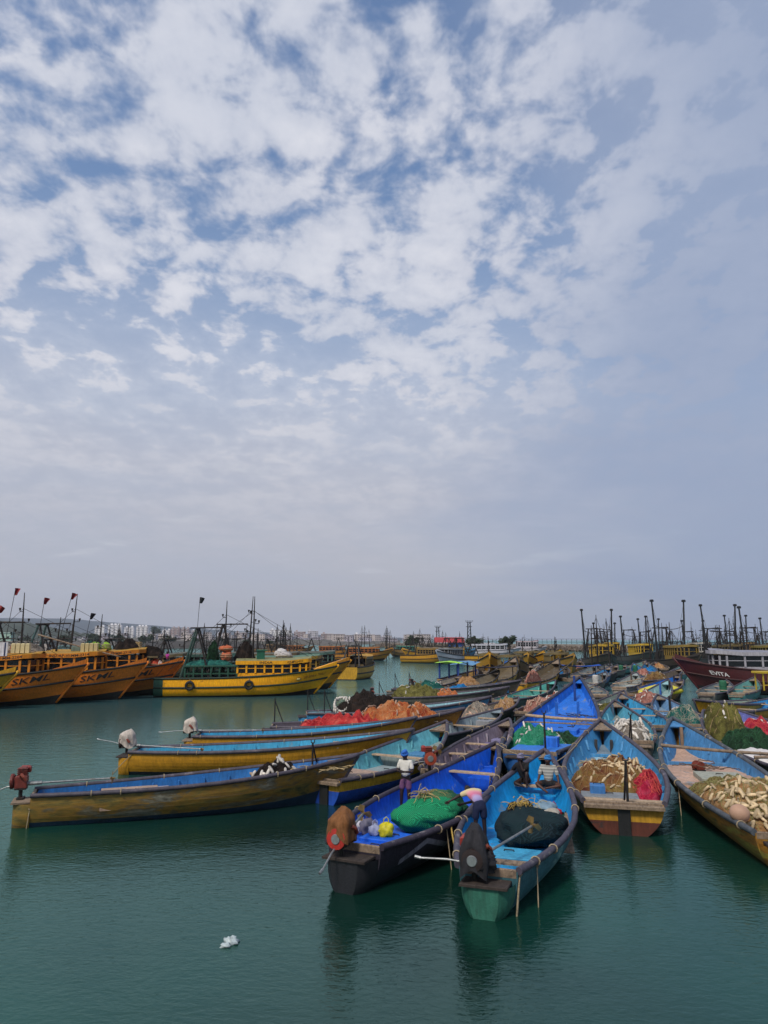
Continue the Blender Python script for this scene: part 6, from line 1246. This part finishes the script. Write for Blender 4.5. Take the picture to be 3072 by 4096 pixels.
ridge('wooded_hill', hill_m, [(-80, 621), (-20, 620.5), (8, 622), (30, 623), (48, 626), (66, 630), (80, 632), (96, 634), (130, 637), (165, 640)], 900, 1500, 0, 120, 3.0, .06, 12)
ridge('shore', land_m, [(-120, 638.5), (0, 638), (60, 637.6), (150, 637), (260, 638.2), (330, 638.4), (400, 640)], 420, 1900, -.5, 60, .4, .03)
tree_src = []
HOUSE_C = [mat('house_%d' % i, c, .85, .15, .2, 0, '#8d8488', .3, .1) for i, c in enumerate(('#c4bcc0', '#b0a8b0', '#d0cccc', '#a8a0a8', '#c0b4ae', '#b8b4c0'))]
WIN_F = mat('far_window', '#24242c', .5, .2, .3, 0)
def house_proto(k, w_, d_, h_):
    r = empty('house', (0, 0, -50), 0); MB().box((0, 0, h_ / 2), (w_, d_, h_)).build('wall', HOUSE_C[k], r)
    MB().box((0, 0, h_ + .25), (w_ + .8, d_ + .8, .5)).build('roof', HOUSE_C[(k + 2) % 6], r)
    wn = MB()
    for f in range(max(1, int(h_ / 3))):
        for i in range(max(2, int(w_ / 3.2))): wn.box((lerp(-.36, .36, i / max(1, int(w_ / 3.2) - 1)) * w_, -d_ / 2 - .05, 1.7 + f * 3), (1.3, .14, 1.3))
    tag(wn.build('windows', WIN_F, r), kind='stuff'); return r
protos = [house_proto(i, *((9, 8, 6), (12, 9, 9), (8, 8, 3.5), (14, 10, 6), (10, 10, 12), (18, 10, 7))[i]) for i in range(6)]
rnd = random.Random(12); first = set()
def place_house(u, d, z, k, lb):
    if k not in first: o = protos[k]; first.add(k)
    else: o = copy_tree(protos[k])
    o.location = at_d(u, d, z); o.rotation_euler = (0, 0, rnd.uniform(-.5, .5)); tag(o, lb, 'house', 'houses: ' + lb)
for i in range(120): # dense low houses on the slope under the wooded hill
    u = rnd.uniform(18, 132); q = rnd.random(); d = lerp(1050, 1500, q); v = lerp(643, 634.5 + 1.6 * abs(u - 75) / 60, q); z = CAM_H + (HORIZON - v) / F_PX * d - 3
    place_house(u, d, max(-.5, z), rnd.choice((0, 1, 2, 3, 0)), 'small pale house on the crowded slope below the wooded hill')
for i in range(95):
    u = rnd.uniform(150, 432); d = rnd.uniform(1000, 1500); v = rnd.uniform(633, 640.5) if u < 340 else rnd.uniform(637, 642); z = max(0, CAM_H + (HORIZON - v - 3) / F_PX * d - 6)
    place_house(u, d, z, rnd.choice((1, 3, 4, 4, 5, 4)), 'pale block of flats on the far shore behind the masts')
def tower_block(label, u, d, w_, dep, top, m, bays, base=0, rz=0, n_lift=2):
    r = empty('apartment_block', at_d(u, d, base), rz, label, 'building'); h_ = CAM_H + (HORIZON - top) / F_PX * d - base
    MB().box((0, 0, h_ / 2), (w_, dep, h_)).build('wall', m, r); fl = int(h_ / 3.1); wn = MB(); bl = MB()
    for f in range(fl):
        z = (f + .6) * h_ / fl
        for i in range(bays):
            x = lerp(-.5, .5, (i + .5) / bays) * w_
            if i % 3 == 1: bl.box((x, -dep / 2 - .7, z - .9), (w_ / bays * 1.05, 1.5, .9)); wn.box((x, -dep / 2 - .06, z + .3), (w_ / bays * .7, .16, 1.2))
            else: wn.box((x, -dep / 2 - .06, z), (w_ / bays * .42, .16, 1.35))
    tag(wn.build('windows', WIN_F, r), kind='stuff'); tag(bl.build('balconies', HOUSE_C[2], r), kind='stuff')
    for k in range(n_lift): MB().box((lerp(-.28, .28, k / max(1, n_lift - 1)) * w_, 0, h_ + 1.6), (w_ * .16, dep * .4, 3.2)).build('lift_house', m, r)
    MB().box((0, 0, h_ + .3), (w_ + .5, dep + .5, .6)).build('parapet', HOUSE_C[2], r)
TW = mat('tower_white', '#e6e4e4', .85, .12, .1, 0, '#a09aa0', .3, .05); TB = mat('tower_brown', '#a08c88', .85, .15, .1, 0, '#a49a98', .3, .05); TG = mat('tower_grey', '#c4c0c6', .85, .12, .1, 0)
tower_block('white apartment block, leftmost above the masts', 104.5, 1500, 19, 14, 627, TW, 7, 0); tower_block('white apartment block with stepped roof, second from the left', 119, 1480, 26, 15, 625.5, TW, 10, 0, .1, 3)
tower_block('white apartment block, third from the left', 133, 1470, 18, 14, 628, TW, 7, 0, .1); tower_block('white apartment block, fourth from the left', 146, 1460, 22, 14, 627, TW, 8, 0, .1, 3)
tower_block('low pale block right of the white row', 158, 1500, 14, 14, 631.5, TG, 5, 0); tower_block('pale block before the twin brown towers', 170, 1500, 16, 14, 630.5, TW, 5, 0)
tower_block('brown apartment tower, left of the twins', 179, 1500, 17, 14, 628.5, TB, 6, 0); tower_block('brown apartment tower, right of the twins', 188.5, 1480, 16, 14, 629, TB, 6, 0); tower_block('grey block beside the brown twins', 198, 1500, 14, 14, 631, TG, 5, 0)
for (u, w_, top, m, lb) in ((224, 20, 634, TG, 'grey block behind the green gallows'), (243, 24, 633, TB, 'brown block behind the salmon bundles'), (258, 16, 633.5, TG, 'narrow grey block left of the tall white pair'), (277, 21, 630.2, TW, 'taller white tower of the pair behind the INDIA trawler'), (288.5, 18, 630.8, TW, 'lower white tower of the pair behind the INDIA trawler'), (301, 22, 632, TB, 'brownish block right of the white pair'), (314, 20, 631.5, TG, 'grey block with roof rooms near the boom'), (328, 24, 634, TB, 'brown block near the gallows boom'), (345, 26, 635.5, TG, 'grey block toward the far point'), (360, 22, 634.3, TW, 'pale block under construction toward the far point'), (371, 16, 634.5, TG, 'narrow slatted block toward the far point'), (386, 22, 637, TG, 'low grey block at the end of the town')):
    tower_block(lb, u, 1450, w_, 13, top, m, max(4, int(w_ / 3)), 0, .05, 1)
tree_spots = [(150, 560, 7, 'dark tree clump behind the third orange trawler'), (172, 540, 6, 'tree clump below the brown twins'), (196, 520, 5, 'tree clump left of the INDIA trawler'), (30, 600, 7, 'tree mass at the far left shore'), (70, 560, 7, 'tree mass behind the leftmost SKML trawler'), (98, 560, 8, 'tree mass behind the second orange trawler'), (122, 540, 7, 'tree mass beside the lime bundles'), (222, 470, 5, 'shrubby trees on the dark point'), (250, 450, 4, 'low trees on the dark point'), (272, 440, 3.5, 'last bushes on the dark point'), (158, 1250, 12, 'distant tree on the slope skyline')]
for i, (u, d, r_, lb) in enumerate(tree_spots): tree(lb, at_d(u, d, .3 if d < 1000 else 12), r_, r_ * .55, 1100, 20 + i, r_ * .1, trunk=r_ * .2)
pt_m = mat('dark_point', '#3f3a34', .9, .3, .05, .4); mb = MB(); rows = []
for k in range(9):
    q = k / 8; rows.append([at_d(lerp(150, 300, i / 30), lerp(395, 520, q), -.6 + 4.2 * math.sin(math.pi * q) ** .7 * sst(1, .55, i / 30) * (1 + .3 * mnoise.noise(Vector((i * .6, k, 3))))) for i in range(31)])
tag(mb.grid(rows).build('rocky_point', pt_m, None, False), kind='structure')
sh_ = empty('shed', at_d(12.5, 330, .6), .1, 'pale green shed at the left edge behind the masts', 'shed'); MB().box((0, 0, 3.5), (5, 4, 7)).build('wall', mat('shed_green', '#9fb8a8', .7, .12, .3, 0), sh_); MB().box((0, 0, 7.2), (5.5, 4.5, .4)).build('roof', mat('shed_roof', '#b0c4b8', .7), sh_); MB().box((1.2, -2.05, 5), (1, .12, 1.2)).build('window', WIN_F, sh_)
qy = empty('warehouse', at_d(20, 250, .4), .05, 'long pale warehouse behind the leftmost trawlers', 'warehouse'); MB().box((0, 0, 1.8), (26, 8, 3.6)).build('wall', mat('ware_wall', '#b0a49c', .8, .15, .3, 0), qy); MB().box((0, 0, 3.75), (27, 9, .3)).build('roof', mat('ware_roof', '#9a928c', .8), qy)
for k in range(4): MB().box((-9 + 6 * k, -4.05, 1.6), (2.4, .12, 2)).build('door', WIN_F, qy)
# boats further up the channel
def far_boat(label, u, v, L_, rz_, hc, cc, mh=5.5):
    p = P(u, v, 0); trawler(label, (p.x, p.y), R(rz_), L=L_, B=4.0, zs=1.5, zb=2.6, hull=hc, house=cc, roof='#6a5a3a', zr=3.0, h0=.35, h1=.8, mast=(mh, mh * .8), gallows=5, rails='#3a342c', aft=None, wins=True, group='trawlers far up the channel')
far_boat('orange trawler far up the channel with an orange cabin', 385, 660.5, 16, 4, '#b87a24', '#b86a2c'); far_boat('yellow trawler at the channel bend', 410, 661.5, 15, 176, '#c08a1e', '#a8822c'); far_boat('yellow boat with long pale cabin at the channel bend', 428, 663, 14, 172, '#c8921e', '#b88a30')
far_boat('yellow bow near the channel bend pointing right', 449, 663.5, 13, -40, '#c08a20', '#8a6a30'); far_boat('grey white bow at the channel bend', 440, 664, 11, -130, '#a8acb4', '#8a8a8a'); far_boat('green cabined trawler far up the channel', 392, 656.5, 16, 180, '#8a6a3a', '#3a7a6a')
far_boat('brown trawler in the far left channel', 308, 655, 15, 5, '#a8743a', '#b06a34'); far_boat('orange decked trawler left of the far channel', 350, 657, 16, 2, '#b5782c', '#b0662e'); far_boat('dim trawler against the city waterfront', 288, 652.5, 15, 5, '#7a5a34', '#8a6a44')
far_boat('teal blue small trawler by the sea wall foot', 472, 660.5, 11, 30, '#3a6a8a', '#3f86a0', 4.5); far_boat('black trawler below the shorter tower', 452, 655.5, 14, 12, '#2a2624', '#4a4440', 6); far_boat('dark trawler near the red roofed shelter', 478, 654, 14, 170, '#332c28', '#5a4a3a', 6)
rt = empty('shelter', at_d(448, 200, .8), 0, 'red roofed shelter with a blue side by the sea wall', 'shelter'); MB().add([(-4, -3, 3.2), (4, -3, 3.2), (4, 3, 3.2), (-4, 3, 3.2), (-4, 0, 4.6), (4, 0, 4.6)], [(0, 1, 5, 4), (2, 3, 4, 5), (0, 4, 3), (1, 2, 5)]).build('roof', mat('tent_red', '#a83a3c', .7), rt); MB().box((1.8, 0, 1.6), (4, 5, 3.2)).build('wall', mat('tent_blue', '#2f5a9a', .7), rt)
for x in (-3.7, 3.7):
    for y in (-2.7, 2.7): MB().tube([(x, y, 0), (x, y, 3.2)], .1, 5).build('post', IRON(), rt)
# bare masts and spars crowding behind both rows
rnd = random.Random(31)
def bare_mast(u, d, h_, lb, grp):
    r = empty('mast_pole', at_d(u, d, .5), rnd.uniform(0, 3), lb, 'mast', grp); ln = rnd.uniform(-.4, .4)
    MB().tube([(0, 0, -.5), (ln * .6, 0, h_ * .6), (ln, 0, h_)], [.13, .1, .04], 5).build('shaft', IRON(), r); s = MB()
    for k in range(2): z = h_ * rnd.uniform(.5, .85); s.tube([(ln * z / h_ - .8, 0, z), (ln * z / h_ + .8, .1, z + .1)], .05, 4)
    s.tube([(ln, 0, h_ * .95), (2.4, 0, 1)], .03, 3).tube([(ln, 0, h_ * .95), (-2.4, 0, 1)], .03, 3); s.build('spreader', IRON(), r)
for i in range(22): bare_mast(rnd.uniform(585, 768), rnd.uniform(95, 165), rnd.uniform(5, 8.2), 'dark bare mast among the outrigger trawlers', 'bare masts in the right row')
for i in range(18): bare_mast(rnd.uniform(205, 300), rnd.uniform(95, 150), rnd.uniform(5, 7.5), 'dark bare mast behind the INDIA trawler', 'bare masts in the left row')
for i in range(7): bare_mast(rnd.uniform(20, 190), rnd.uniform(80, 130), rnd.uniform(5, 6.6), 'dark bare mast behind the SKML trawlers', 'bare masts behind the orange trawlers')
for i in range(16): bare_mast(rnd.uniform(340, 470), rnd.uniform(185, 240), rnd.uniform(5, 8.5), 'dark bare mast at the channel bend', 'bare masts at the channel bend')
for i, (u, d, rz_, hc, lb) in enumerate(((40, 74, 4, '#8a6a30', 'second row trawler behind the leftmost SKML one'), (95, 78, 6, '#7a5a2c', 'second row trawler behind the second orange one'), (150, 84, 5, '#6a5a3c', 'second row trawler behind the third orange one'), (205, 88, 8, '#3a5a50', 'green second row trawler behind the green gallows'), (262, 90, 8, '#6a563a', 'second row trawler behind the INDIA cabin'), (300, 98, 8, '#4f6a60', 'pale green decked boat behind the INDIA bow'))):
    trawler(lb, ((u - 384) / F_PX * d + 6, d), R(rz_), L=15, B=4.2, zs=1.5, zb=2.5, hull=hc, house=hc, roof='#5a5a4c', zr=3.1, h0=.4, h1=.8, mast=(6.4,), gallows=4.8, rails='#33302c', aft=None, group='second row trawlers on the left')
